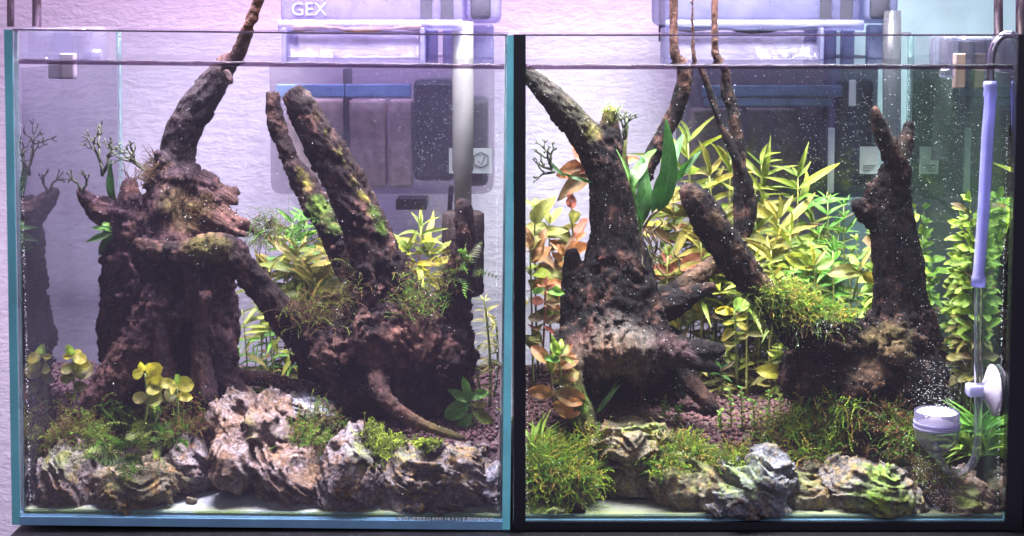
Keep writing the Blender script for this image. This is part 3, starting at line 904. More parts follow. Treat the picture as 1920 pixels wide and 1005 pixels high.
# left stump whose trunk leaves the water
dl = .112
wood('driftwood_stump', 'tall purple-brown driftwood stump whose bent trunk rises out of the left tank', [
    (.3, [(492, -25, dl - .01, 9), (478, 20, dl - .01, 9.5), (462, 60, dl - .01, 11), (446, 103, dl - .005, 13), (424, 122, dl, 18), (411, 142, dl, 22), (378, 190, dl, 29), (346, 240, dl, 30), (330, 300, dl, 31), (328, 340, dl, 42)]),
    [(328, 340, dl, 44), (326, 420, dl, 58), (300, 510, dl, 60), (276, 600, dl, 52), (262, 680, dl, 50), (255, 760, dl, 60)],
    [(424, 135, dl - .01, 6), (432, 152, dl - .012, 6)],
    [(243, 348, dl - .02, 14), (243, 400, dl - .02, 26), (252, 460, dl - .015, 40), (258, 540, dl - .01, 48), (262, 640, dl, 52), (262, 760, dl, 60)],
    [(152, 362, dl - .01, 9), (178, 388, dl - .01, 20), (215, 410, dl - .01, 28), (245, 440, dl - .01, 34)],
    [(215, 430, dl, 20), (208, 500, dl, 20), (212, 570, dl, 22), (218, 625, dl, 30), (240, 690, dl, 40)],
    [(186, 612, dl, 5), (208, 620, dl, 24), (230, 640, dl, 30)],
    [(300, 570, dl - .015, 46), (262, 655, dl - .028, 40), (215, 712, dl - .035, 34), (160, 775, dl - .04, 30)],
    [(405, 640, dl - .01, 30), (420, 700, dl - .02, 26), (450, 740, dl - .03, 18)], [(380, 560, dl - .03, 16), (376, 650, dl - .036, 15), (384, 740, dl - .04, 22)], [(300, 620, dl - .03, 20), (312, 700, dl - .038, 18), (330, 750, dl - .04, 20)],
    [(380, 470, dl, 48), (398, 560, dl, 38), (402, 650, dl, 32), (400, 770, dl, 40)],
    (2.6, [(372, 350, dl, 22), (410, 362, dl, 17), (438, 360, dl - .004, 10)]), (2.4, [(420, 366, dl - .006, 12), (440, 378, dl - .008, 7)]),
    (2.6, [(380, 390, dl - .01, 26), (432, 412, dl - .014, 15), (468, 428, dl - .016, 9), (488, 438, dl - .016, 4)]), (2.4, [(390, 405, dl - .02, 16), (440, 434, dl - .022, 8), (462, 440, dl - .022, 4)]),
    [(390, 470, dl, 36), (436, 470, dl + .01, 22), (446, 462, dl + .01, 10)],
    [(400, 580, dl + .01, 40), (432, 600, dl + .01, 16), (436, 640, dl + .01, 12)],
    [(292, 288, dl - .015, 5), (304, 296, dl - .012, 12), (318, 330, dl - .012, 22), (312, 390, dl - .02, 30)],
    [(352, 470, dl - .034, 14), (360, 540, dl - .036, 12), (352, 600, dl - .034, 6)],
    ], balls=[(340, 445, dl, 92, 66, .032), (310, 640, dl + .022, 90, 120, .020)],
    cuts=[[(303, 514, .03, 13), (303, 514, .25, 13)], [(166, 548, dl, 16), (194, 548, dl, 13)], [(165, 690, dl + .01, 30), (196, 672, dl + .01, 15)], [(182, 470, dl, 14), (196, 476, dl, 9)], [(456, 540, dl, 18), (428, 545, dl, 11)], [(460, 700, dl, 24), (436, 694, dl, 13)], [(332, 560, dl - .03, 14), (334, 650, dl - .03, 17), (334, 740, dl - .03, 17)], [(325, 545, dl - .05, 15), (328, 640, dl - .05, 19), (330, 740, dl - .05, 18)], [(372, 560, dl - .052, 9), (378, 720, dl - .052, 12)], [(330, 405, dl - .05, 20), (352, 425, dl - .05, 14)], [(410, 452, dl - .045, 12), (455, 458, dl - .045, 10)]],
    paint=[(470, 40, dl, 70, (.10, .05, .04), 1), (455, 85, dl, 26, (.13, .075, .06), .8), (380, 190, dl, 60, (.055, .045, .052), .9), (340, 270, dl, 60, (.055, .045, .05), .8), (425, 145, dl, 24, 'grey', .7), (360, 400, dl - .03, 60, 'warm', .8), (430, 420, dl - .02, 50, 'warm', .9), (345, 385, dl - .03, 36, 'olive', .7), (260, 480, dl - .03, 12, 'grey', .6), (220, 690, dl - .04, 60, 'warm', .8), (262, 530, dl - .05, 50, 'bark', .7), (345, 660, dl - .04, 26, 'warm', .6), (430, 360, dl, 24, 'tan', .5)],
    base=(.060, .034, .044), gnarl=1.3, seed=1, dark=.85, fuzz=14000)  # lifted base colour holds part of the violet veil

# spider root with the thick cut branch
dm = .115
wood('driftwood_root', 'gnarled dark driftwood root with thick cut branch leaning left in the left tank', [
    (.5, [(553, 182, dm, 22), (572, 212, dm, 26), (600, 262, dm, 31), (640, 330, dm, 34), (680, 415, dm, 38), (704, 490, dm, 44)]), [(704, 490, dm, 44), (715, 560, dm, 58), (720, 650, dm, 70)],
    [(513, 178, dm + .05, 11), (518, 230, dm + .05, 14), (545, 300, dm + .05, 16), (590, 380, dm + .045, 22), (640, 452, dm + .04, 27), (680, 530, dm + .03, 34)],
    [(258, 456, dm - .045, 9), (290, 466, dm - .045, 16), (345, 474, dm - .045, 20), (395, 462, dm - .045, 22), (432, 478, dm - .04, 25), (478, 528, dm - .03, 23), (530, 588, dm - .02, 25), (580, 622, dm - .01, 42), (650, 660, dm, 60)],
    [(868, 388, dm - .01, 14), (868, 440, dm - .01, 19), (864, 510, dm - .01, 23), (852, 580, dm - .005, 30), (830, 650, dm, 44)],
    [(706, 700, dm - .035, 18), (722, 748, dm - .05, 14), (765, 782, dm - .055, 11), (810, 803, dm - .058, 9), (868, 822, dm - .060, 5)],
    [(590, 640, dm, 40), (600, 700, dm, 34), (650, 750, dm, 34), (720, 770, dm, 30)],
    ], balls=[(640, 650, dm, 78, 60, .035), (745, 630, dm, 110, 85, .042), (835, 660, dm, 52, 75, .034), (700, 715, dm, 100, 55, .036), (800, 725, dm + .005, 80, 55, .034)],
    cuts=[[(640, 715, dm - .06, 32), (655, 705, dm - .02, 28)], [(800, 748, dm - .065, 34), (840, 740, dm - .02, 30)], [(770, 655, dm - .065, 18), (800, 690, dm - .045, 20)], [(690, 640, dm - .06, 13), (705, 650, dm - .045, 12)], [(835, 610, dm - .055, 15), (850, 640, dm - .045, 14)], [(570, 690, dm - .06, 14), (585, 700, dm - .03, 14)], [(547, 170, dm, 12), (541, 158, dm, 18)], [(511, 170, dm + .05, 5), (510, 160, dm + .05, 9)], [(740, 690, dm - .07, 12), (742, 715, dm - .05, 10)], [(620, 660, dm - .065, 10), (640, 668, dm - .05, 9)]],
    paint=[(520, 255, dm + .035, 16, 'tan', .8), (545, 285, dm + .03, 22, 'yellow', 1), (570, 330, dm + .03, 24, 'yellow', .9), (600, 385, dm + .03, 22, 'green', 1), (625, 420, dm + .025, 20, 'green', .8), (600, 215, dm - .012, 10, 'olive', .9), (618, 245, dm - .014, 11, 'yellow', .9), (640, 280, dm - .014, 12, 'olive', 1), (655, 305, dm - .014, 11, 'yellow', .9), (672, 335, dm - .014, 13, 'olive', .9), (692, 362, dm - .014, 15, 'yellow', 1), (705, 395, dm - .012, 12, 'green', .8), (718, 425, dm - .01, 12, 'green', .8), (575, 185, dm, 14, 'grey', .7), (720, 470, dm - .04, 22, 'tan', .7), (380, 468, dm - .06, 40, 'olive', .8), (300, 458, dm - .06, 20, 'green', .7), (430, 470, dm - .07, 30, 'warm', .9), (470, 520, dm - .06, 26, 'tan', .7), (520, 580, dm - .05, 26, 'warm', .8), (790, 640, dm - .05, 50, (.22, .11, .085), 1), (850, 600, dm - .04, 30, (.2, .1, .08), .8), (620, 650, dm - .05, 40, (.18, .09, .075), .9), (690, 690, dm - .05, 40, (.15, .08, .07), .8), (740, 640, dm - .05, 26, (.18, .09, .07), .8), (760, 790, dm - .07, 60, 'warm', .9), (830, 812, dm - .07, 50, 'olive', .6), (600, 690, dm - .04, 30, 'warm', .9)],
    base=(.032, .018, .019), gnarl=1.5, seed=2, fuzz=15000, k=.0045)

# stump in the middle of the picture (right tank), with a cave below
dr = .125
wood('driftwood_stump', 'dark driftwood stump with forked trunk and grey skirt over a cave in the right tank', [
    (.2, [(1144, 212, dr, 13), (1142, 250, dr, 20), (1142, 290, dr, 30), (1146, 350, dr, 37), (1152, 420, dr, 42), (1158, 490, dr, 54)]), [(1158, 490, dr, 54), (1160, 560, dr - .005, 72), (1158, 630, dr - .015, 84), (1160, 672, dr - .025, 84)],
    (.22, [(972, 126, dr - .005, 10), (1010, 158, dr - .005, 18), (1058, 208, dr - .003, 25), (1100, 258, dr, 28), (1135, 320, dr, 32)]),
    [(1072, 478, dr + .01, 13), (1078, 540, dr + .01, 22), (1090, 600, dr, 34), (1100, 660, dr - .01, 36)],
    [(1190, 610, dr - .02, 46), (1235, 650, dr - .03, 34), (1290, 662, dr - .035, 24), (1322, 660, dr - .04, 19), (1350, 655, dr - .042, 11)],
    [(1290, 668, dr - .04, 20), (1325, 684, dr - .045, 12), (1345, 692, dr - .045, 6)],

    [(1070, 640, dr - .03, 30), (1066, 700, dr - .055, 24), (1075, 745, dr - .06, 24), (1096, 800, dr - .064, 24), (1118, 850, dr - .070, 20), (1140, 900, dr - .08, 13), (1152, 938, dr - .085, 6)],
    [(1120, 640, dr + .02, 60), (1130, 720, dr + .03, 56), (1130, 800, dr + .03, 56)],
    [(1200, 640, dr + .02, 60), (1230, 720, dr + .03, 50), (1240, 800, dr + .03, 50)],
    [(1262, 640, dr + .01, 24), (1290, 710, dr, 18), (1335, 765, dr - .01, 12)],
    [(1220, 580, dr + .02, 24.0), (1262, 552, dr + .025, 20.8), (1310, 515, dr + .03, 16.0), (1350, 490, dr + .035, 14.4), (1388, 448, dr + .04, 12.0), (1410, 400, dr + .04, 8.8), (1402, 345, dr + .04, 8.8), (1378, 290, dr + .04, 9.6), (1352, 235, dr + .04, 6.4), (1330, 170, dr + .04, 6.4), (1314, 128, dr + .038, 5.6), (1301, 108, dr + .036, 4.0), (1298, 40, dr + .034, 3.2), (1297, -30, dr + .034, 3.2)],
    [(1388, 448, dr + .04, 10.4), (1386, 380, dr + .042, 11.2), (1386, 300, dr + .044, 11.2), (1377, 222, dr + .044, 10.4), (1364, 160, dr + .044, 8.0), (1358, 126, dr + .042, 7.2), (1343, 106, dr + .04, 7.2), (1340, 60, dr + .038, 6.0), (1341, -30, dr + .038, 6.0)],
    [(1351, 158, dr + .042, 2.4), (1358, 178, dr + .043, 5.6), (1370, 200, dr + .044, 8.0)],
    [(1172, 470, dr + .03, 19.2), (1190, 395, dr + .035, 16.0), (1212, 318, dr + .04, 15.2), (1242, 258, dr + .04, 14.4), (1268, 205, dr + .04, 13.6), (1284, 150, dr + .038, 12.8), (1280, 122, dr + .036, 11.2), (1266, 104, dr + .034, 8.8), (1263, 50, dr + .034, 7.2), (1262, -30, dr + .034, 7.2)],
    [(1250, 575, dr + .01, 26), (1290, 556, dr + .005, 18), (1334, 538, dr, 9)],
    ], balls=[(1165, 640, dr - .02, 95, 46, .040), (1125, 560, dr + .005, 60, 70, .03)],
    cuts=[[(1150, 745, dr - .07, 42), (1180, 750, dr + .01, 40)], [(1240, 745, dr - .06, 34), (1230, 745, dr, 34)], [(1120, 735, dr - .03, 20), (1130, 740, dr, 24)], [(1110, 520, dr - .03, 7), (1100, 600, dr - .045, 8)], [(1245, 610, dr - .03, 12), (1240, 640, dr - .02, 12)], [(1195, 668, dr - .075, 7), (1190, 690, dr - .06, 7)]],
    paint=[(1020, 170, dr, 50, (.075, .07, .062), .9), (1080, 230, dr - .01, 40, (.085, .08, .06), .9), (1145, 208, dr, 20, 'olive', 1), (1110, 245, dr - .01, 16, 'olive', .8), (1108, 490, dr - .03, 26, 'red', .8), (1105, 540, dr - .04, 28, 'red', .9), (1108, 590, dr - .05, 30, 'warm', .9), (1105, 630, dr - .05, 28, 'red', .6), (1150, 650, dr - .06, 60, 'grey', 1), (1210, 640, dr - .06, 36, 'grey', .9), (1120, 665, dr - .06, 40, 'tan', .7), (1170, 690, dr - .065, 50, 'tan', .8), (1260, 655, dr - .05, 36, (.13, .075, .085), .9), (1310, 670, dr - .06, 20, 'tan', .7), (1140, 330, dr, 50, 'dark', .55), (1170, 440, dr, 60, 'dark', .5), (1080, 760, dr - .07, 28, 'green', 1), (1100, 810, dr - .08, 30, 'olive', 1), (1065, 715, dr - .06, 24, 'olive', .8), (1135, 885, dr - .085, 40, 'olive', 1), (1320, 512, dr + .02, 36, 'tan', .6), (1341, 40, dr + .038, 80, (.22, .12, .11), 1), (1263, 30, dr + .034, 26, (.09, .045, .04), .9), (1264, 70, dr + .034, 30, (.09, .045, .04), .9), (1298, 40, dr + .034, 60, (.13, .07, .065), .9), (1150, 750, dr, 90, 'dark', .8), (1240, 750, dr, 60, 'dark', .8), (1310, 740, dr, 30, 'warm', .8)],  # dark dabs at the cave put its shade into the wood
    base=(.015, .012, .015), gnarl=.7, seed=3, fuzz=15000, k=.006, fcol=(.03, .026, .024))

# right-hand stump
dq4 = .095
wood('driftwood_stump', 'black driftwood stump with two short prongs on top at the right of the right tank', [
    [(1640, 208, dq4 - .01, 8), (1648, 235, dq4 - .01, 12), (1664, 272, dq4 - .008, 16), (1680, 305, dq4 - .004, 20), (1672, 350, dq4, 28)],
    (.22, [(1704, 236, dq4 + .008, 10), (1698, 262, dq4 + .006, 15), (1684, 300, dq4, 18), (1673, 345, dq4, 27), (1672, 390, dq4, 35), (1678, 450, dq4, 41), (1686, 520, dq4, 45), (1692, 590, dq4, 47)]), [(1692, 590, dq4, 48), (1698, 660, dq4, 62), (1700, 720, dq4, 60)],
    [(1608, 382, dq4 - .005, 12), (1632, 396, dq4, 22), (1660, 410, dq4, 30)],
    [(1630, 348, dq4 - .002, 7), (1640, 372, dq4, 16), (1655, 400, dq4, 24)],
    [(1690, 650, dq4 - .005, 56), (1620, 655, dq4 - .008, 44), (1550, 632, dq4 - .012, 44), (1490, 605, dq4 - .015, 38), (1440, 572, dq4 - .018, 20), (1424, 560, dq4 - .018, 10)],
    (.4, [(1291, 352, dq4 - .035, 17), (1304, 374, dq4 - .035, 25), (1340, 432, dq4 - .035, 29), (1380, 490, dq4 - .033, 29), (1420, 540, dq4 - .03, 26), (1465, 580, dq4 - .025, 24)]),
    [(1560, 660, dq4, 50), (1540, 720, dq4, 48), (1530, 790, dq4, 40)],
    [(1620, 680, dq4 - .02, 30), (1600, 730, dq4 - .028, 24), (1592, 790, dq4 - .03, 20)],
    [(1700, 690, dq4 - .02, 40), (1735, 715, dq4 - .025, 26), (1765, 735, dq4 - .025, 12)],
    ], balls=[(1520, 700, dq4, 52, 56, .03), (1610, 700, dq4, 80, 62, .036), (1700, 690, dq4, 60, 60, .034), (1665, 640, dq4 - .01, 52, 44, .03)],
    cuts=[[(1285, 340, dq4 - .035, 13), (1279, 329, dq4 - .035, 19)], [(1660, 745, dq4 - .06, 24), (1665, 748, dq4 - .02, 20)], [(1560, 750, dq4 - .05, 15), (1565, 750, dq4 - .02, 13)], [(1690, 612, dq4 - .05, 8), (1692, 615, dq4 - .035, 8)], [(1640, 380, dq4 - .03, 7), (1650, 388, dq4 - .02, 6)], [(1590, 665, dq4 - .06, 10), (1640, 735, dq4 - .055, 12)]],
    paint=[(1640, 205, dq4, 16, 'grey', .8), (1700, 250, dq4 - .01, 24, 'tan', .5), (1690, 290, dq4 - .02, 24, 'tan', .5), (1632, 400, dq4 - .02, 26, 'warm', 1), (1640, 360, dq4 - .02, 18, 'tan', .7), (1680, 470, dq4 - .03, 90, 'dark', .75), (1660, 640, dq4 - .04, 46, (.16, .12, .05), .8), (1640, 690, dq4 - .05, 50, 'tan', .75), (1690, 720, dq4 - .05, 30, 'tan', .6), (1600, 740, dq4 - .05, 34, 'warm', 1), (1540, 740, dq4 - .03, 30, 'bark', .8), (1470, 720, dq4, 30, 'warm', .6), (1300, 360, dq4 - .05, 20, 'tan', .8), (1350, 410, dq4 - .05, 20, 'tan', .9), (1395, 470, dq4 - .05, 20, 'tan', 1), (1435, 530, dq4 - .04, 20, 'tan', 1), (1330, 450, dq4 - .06, 30, 'dark', .4), (1480, 620, dq4 - .04, 50, 'dark', .8)],
    base=(.015, .011, .014), gnarl=1.3, seed=4, fuzz=15000, k=.0045)
wood('fallen_branch', 'olive-brown fallen branch leaning on the stones at bottom right', [
    [(1668, 790, .058, 9), (1700, 838, .046, 14), (1735, 890, .030, 17), (1770, 938, .018, 16), (1802, 976, .012, 9)]],
    paint=[(1735, 890, .02, 90, 'olive', .8), (1770, 940, .012, 40, 'warm', .7)], base=(.09, .058, .03), gnarl=.6, seed=5, fuzz=1500, h=.0011, k=.003)
wood('flat_root', 'flat brown root lying on the soil behind the big left stones', [
    [(395, 712, .10, 10), (440, 706, .10, 13), (520, 716, .10, 12), (590, 730, .10, 10), (640, 735, .10, 7)]],
    paint=[(500, 715, .09, 80, 'warm', .8)], base=(.05, .028, .028), gnarl=.5, seed=6, fuzz=800, h=.0012, k=.003)

# ================================================================== stones
ROCK = [m_rock('grey_pink_dragon_stone', (.19, .165, .18), (.11, .085, .085), (.15, .08, .035)),
        m_rock('ochre_spotted_stone', (.185, .145, .15), (.15, .09, .05), (.10, .05, .024)),
        m_rock('dark_pitted_stone', (.17, .15, .15), (.07, .06, .058), (.26, .17, .06)),
        m_rock('blue_grey_slate', (.19, .195, .24), (.075, .075, .09), (.22, .17, .12)),
        m_rock('olive_brown_stone', (.19, .16, .11), (.10, .085, .06), (.22, .13, .04))]
STONES = []
def stone(label, outline, d, thick, mat, lay=(0, 0, 1), lay_s=0.0, amp=1.0, moss=(), seed=0, h=.0012, group=None, name='stone', cuts=()):
    """outline in photo pixels at depth d; thick = half depth in metres; lay = direction across its layers"""
    rs = np.random.RandomState(seed + 100)
    pts = np.array([P(x, y, d) for x, y in outline])
    c = np.array([pts[:, 0].mean(), d, pts[:, 2].mean()])
    rel = pts[:, [0, 2]] - c[[0, 2]]
    th = np.linspace(-np.pi, np.pi, 181)
    R = np.zeros(181)
    for i, t in enumerate(th):
        u = np.array([math.cos(t), math.sin(t)]); best = .004
        for a, b in zip(rel, np.roll(rel, -1, 0)):
            e = b - a; den = u[0] * e[1] - u[1] * e[0]
            if abs(den) < 1e-12: continue
            s_ = (a[0] * e[1] - a[1] * e[0]) / den; w = (a[0] * u[1] - a[1] * u[0]) / den
            if s_ > 0 and -1e-6 <= w <= 1 + 1e-6: best = max(best, s_)
        R[i] = best
    R = np.convolve(np.concatenate([R[-4:-1], R, R[1:4]]), np.ones(7) / 7, 'valid')
    rm = R.max()
    F = Field((c[0] - rm - .008, d - thick - .008, c[2] - rm - .008), (c[0] + rm + .008, d + thick + .008, c[2] + rm + .008), h)
    X, Y, Z = np.meshgrid(*F.ax, indexing='ij')
    dx, dz = X - c[0], Z - c[2]
    rr = np.sqrt(dx * dx + dz * dz); ang = np.arctan2(dz, dx)
    Rr = np.interp(ang, th, R)
    pw = 2.05
    rho = ((rr / Rr) ** pw + (np.abs(Y - d) / thick) ** pw) ** (1 / pw)
    F.f[:] = (rho - 1) * np.minimum(Rr, thick * 1.3)
    # chipped facets
    for k in range(14):
        n = rs.normal(size=3); n[1] -= .5; n /= np.linalg.norm(n)
        ext = abs(n[0]) * np.interp(math.atan2(n[2], n[0]), th, R) * .9 + abs(n[2]) * np.interp(math.atan2(n[2], n[0]), th, R) * .3 + abs(n[1]) * thick
        pl = dx * n[0] + (Y - d) * n[1] + dz * n[2] - ext * rs.uniform(.84, 1.12)
        F.f[:] = np.maximum(F.f, pl)
    for cu in cuts:
        c3 = crom([(*P(x, y, dd), r * S(y, dd)) for x, y, dd, r in cu], .004)
        for a, b in zip(c3, c3[1:]): F.cone(a, b, .002, True)
    m, pos = F.near(.007)
    sd = seed * 13.7
    lv = np.array(lay, float); lv /= np.linalg.norm(lv)
    across = (pos @ lv)[:, None]
    warp = pos + .012 * np.stack([pn(pos * 40 + sd), pn(pos * 40 + sd + 30), pn(pos * 40 + sd + 60)], 1)
    wl = (warp - lv[None] * (warp @ lv)[:, None]) * .20 + lv[None] * (warp @ lv)[:, None]
    layer = ridged(wl * 120 + sd, 3) - .7
    big = ridged(warp * 52 + sd, 3) - .7
    pit = np.clip(fbm(warp * 120 + sd + 9, 2) - .30, 0, 1)
    F.f[m] -= amp * (.0022 * big + .0052 * lay_s * layer + .0012 * ridged(wl * 300 + sd, 2) - .0030 * pit)
    v, q = F.mesh(); q = facing(v, q)
    n = normals(v, q)
    v = v + n * (.0006 * amp * fbm(v * 520 + sd, 2))[:, None]
    v[:, 2] = np.maximum(v[:, 2], .0014)
    me = np_mesh(name, v, q)
    w = np.zeros(len(v))
    for x, y, dd, r, st in moss:
        p0 = np.array(P(x, y, dd)); dist = np.linalg.norm(v - p0, axis=1) / (r * S(y, dd)) + .5 * fbm(v * 150, 3)
        w = np.maximum(w, np.clip(1.5 - dist, 0, 1) * st * np.clip(.55 + n[:, 2], .15, 1))
    vattr(me, 'mossy', w, 'FLOAT')
    low = v[v[:, 2].argmin()]
    o = link(name, me, None, ROCK[mat])
    ctr = Vector((float(v[:, 0].mean()), float(v[:, 1].mean()), float(low[2])))
    me.transform(Matrix.Translation(-ctr)); o.location = ctr
    tag(o, label, 'stone', group)
    STONES.append((v, n))
    return o
GL_, GR_ = 'stones along the front of the left tank', 'stones along the front of the right tank'
stone('pale lilac lumpy stone in the front left corner of the left tank', [(72, 905), (84, 862), (112, 832), (150, 828), (178, 850), (190, 890), (188, 945), (150, 950), (80, 948)], .040, .026, 0, (1, 0, .3), .8, 1.0, [(110, 850, .02, 40, .35)], 1, group=GL_)
stone('low brown pitted stone under the ferny moss in the left tank', [(178, 905), (205, 878), (260, 886), (312, 868), (350, 872), (372, 890), (350, 925), (300, 943), (240, 946), (190, 936)], .038, .030, 4, (0, .3, 1), 1.0, 1.2, [(230, 880, .01, 40, .3)], 2, group=GL_)
stone('pinkish stone wedged between the brown pitted one and the steep pair, left tank', [(325, 830), (345, 806), (380, 815), (402, 850), (404, 905), (380, 918), (340, 900), (322, 870)], .058, .026, 0, (.3, 0, 1), .4, 1.1, [], 3, group=GL_)
stone('upright ochre-spotted slab leaning on the ochre boulder', [(398, 845), (412, 808), (440, 798), (462, 822), (476, 880), (474, 925), (445, 936), (420, 932), (402, 900)], .034, .018, 1, (1, 0, -.4), .6, .9, [], 4, group=GL_)
stone('largest ochre-spotted boulder at the middle of the left tank\'s front', [(400, 800), (408, 756), (426, 730), (458, 720), (494, 724), (528, 758), (566, 806), (580, 846), (548, 884), (490, 884), (434, 846)], .064, .030, 1, (.8, 0, .6), .8, 1.15, [(450, 800, .03, 24, .3), (560, 840, .03, 26, .3)], 5, group=GL_, cuts=[[(500, 735, .034, 6), (470, 790, .034, 9), (440, 850, .04, 9)]])
stone('long stone tongue sloping down right from under the ochre boulder', [(462, 836), (492, 800), (536, 812), (580, 850), (600, 905), (610, 940), (598, 960), (566, 958), (530, 934), (490, 905)], .040, .024, 1, (.8, 0, .5), 1.0, 1.1, [], 25, group=GL_)
stone('grey-blue stone in shade behind the ochre boulder', [(532, 760), (548, 742), (590, 738), (622, 752), (632, 800), (600, 840), (560, 830), (536, 795)], .085, .022, 3, (0, 0, 1), .5, 1.0, [], 6, group=GL_)
stone('pale grey pointed stone with moss cap, right of the stone tongue', [(598, 905), (610, 862), (632, 830), (655, 806), (686, 808), (700, 848), (722, 880), (720, 918), (696, 952), (660, 972), (626, 964), (602, 936)], .034, .026, 0, (.7, 0, .6), .8, 1.0, [(675, 850, .015, 24, .4)], 7, group=GL_)
stone('hollow dark-faced stone in the front right corner of the left tank', [(698, 945), (712, 905), (724, 868), (748, 838), (800, 822), (850, 802), (876, 806), (900, 838), (930, 858), (934, 940), (900, 960), (840, 962), (770, 966), (722, 964)], .042, .034, 2, (.4, .3, 1), .9, 1.35, [(850, 806, .02, 36, .55), (760, 850, .02, 20, .3)], 8, group=GL_, cuts=[[(745, 850, .003, 16), (800, 880, .004, 26), (830, 930, .006, 26)], [(780, 905, .004, 26), (770, 940, .006, 20)]])
stone('tiny brown pebble alone on the bare left floor', [(352, 937), (357, 932), (363, 935), (363, 941), (356, 942)], .022, .0016, 4, seed=9, h=.0004, amp=.15, name='pebble')
stone('grey crusted stone at the bottom of the right edge, left tank', [(905, 880), (925, 860), (938, 880), (938, 940), (920, 950), (905, 930)], .030, .016, 3, (0, 0, 1), .3, 1, [], 10, group=GL_)
# right tank
stone('layered brown stone with green top under the cave, right tank', [(1098, 812), (1108, 785), (1150, 778), (1200, 766), (1232, 788), (1244, 820), (1275, 850), (1268, 880), (1220, 892), (1160, 882), (1116, 858)], .062, .028, 4, (.2, .3, 1), 1.2, 1.0, [(1205, 775, .05, 40, .9), (1240, 810, .05, 26, .5)], 11, group=GR_)
stone('flat dark stone on the floor below the layered brown one', [(1120, 895), (1150, 874), (1230, 870), (1262, 890), (1250, 912), (1180, 916), (1130, 910)], .060, .024, 4, (0, 0, 1), .6, .8, [], 12, group=GR_)
stone('small green-topped stone in the front left corner of the right tank', [(976, 975), (984, 948), (1030, 936), (1075, 945), (1098, 965), (1092, 984), (1040, 988), (985, 986)], .018, .011, 4, (0, .4, 1), .8, .7, [(1020, 940, .012, 46, .9)], 13, group=GR_)
stone('brown stone buried under the left moss mound, right tank', [(985, 900), (1000, 860), (1060, 850), (1110, 880), (1120, 925), (1090, 945), (1020, 945), (988, 930)], .045, .024, 4, (0, 0, 1), .6, 1.0, [(1050, 870, .03, 50, .5)], 14, group=GR_)
stone('grey stone carrying the central moss mound, right tank', [(1208, 890), (1232, 856), (1290, 846), (1356, 852), (1396, 876), (1370, 950), (1330, 978), (1284, 964), (1240, 934)], .044, .032, 4, (.6, .3, .8), .8, 1.0, [(1290, 860, .03, 50, .5)], 15, group=GR_)
stone('blue-grey slate with sharp ridges at the front, right tank', [(1278, 962), (1300, 930), (1350, 890), (1400, 862), (1448, 846), (1470, 872), (1484, 920), (1476, 962), (1420, 978), (1340, 988), (1290, 984)], .028, .024, 3, (.45, .2, 1), 1.5, 1.05, [(1385, 890, .015, 46, .6), (1435, 920, .01, 15, .6)], 16, group=GR_)
stone('dull grey-brown stone between the slate and the yellow-green stone', [(1440, 912), (1460, 880), (1510, 868), (1560, 876), (1588, 910), (1600, 950), (1564, 972), (1500, 976), (1450, 968)], .044, .026, 4, (.3, .3, 1), .7, 1.0, [(1500, 890, .03, 30, .4)], 17, group=GR_)
stone('rounded stone with bright yellow-green patches, right tank', [(1544, 896), (1566, 862), (1602, 848), (1644, 852), (1690, 884), (1722, 914), (1736, 948), (1730, 980), (1696, 994), (1650, 988), (1594, 968), (1556, 936)], .034, .028, 2, (.5, .2, 1), .7, 1.0, [(1660, 892, .012, 34, 1), (1640, 935, .008, 40, 1), (1690, 950, .008, 30, .7)], 18, group=GR_)
stone('pale crusted stone behind the fallen branch, right tank', [(1742, 940), (1752, 905), (1778, 886), (1822, 890), (1846, 915), (1856, 950), (1835, 978), (1790, 984), (1752, 972)], .034, .024, 1, (.3, .2, 1), .6, 1.1, [(1815, 940, .012, 26, .6)], 19, group=GR_)
stone('flat brown sliver of stone in the front right corner', [(1788, 982), (1800, 972), (1840, 968), (1866, 974), (1868, 986), (1840, 990), (1800, 990)], .014, .006, 4, (0, .3, 1), .5, .4, [], 20, h=.0009, group=GR_)
stone('small grey stone against the glass at far right', [(1850, 930), (1862, 900), (1880, 895), (1884, 940), (1880, 970), (1856, 968)], .040, .016, 3, (0, .3, 1), .5, .9, [], 21, group=GR_)

# ================================================================== plants
LM = {}
for k, b_, t_, va in (('hyg', (.15, .24, .028), (.25, .29, .035), .4), ('hygo', (.22, .24, .035), (.33, .25, .05), .35), ('green', (.10, .30, .035), (.16, .38, .05), .3),
                      ('fern', (.014, .075, .010), (.025, .12, .012), .3), ('orange', (.34, .20, .075), (.36, .14, .06), .4), ('red', (.42, .12, .09), (.50, .17, .12), .25),
                      ('pink', (.48, .19, .13), (.50, .20, .14), .2), ('yellow', (.38, .36, .025), (.46, .42, .035), .25), ('olive', (.15, .16, .035), (.24, .21, .05), .35),
                      ('pale', (.30, .34, .09), (.36, .35, .10), .3), ('brown', (.14, .09, .05), (.20, .13, .06), .3), ('lime', (.20, .36, .04), (.30, .44, .06), .3), ('dgreen', (.05, .14, .025), (.07, .18, .03), .3)):
    LM[k] = m_leaf('leaf_' + {'hyg': 'yellow_green', 'hygo': 'golden', 'dgreen': 'dark_green', 'fern': 'fern_green'}.get(k, k), b_, t_, va)
STEMM = {k: m_plain('stem_' + n_, c_, .5, .4, .25, 200) for k, n_, c_ in (('g', 'green', (.13, .17, .045)), ('b', 'brown', (.10, .07, .04)), ('r', 'dark_red', (.11, .025, .02)), ('y', 'yellow_green', (.30, .30, .08)))}
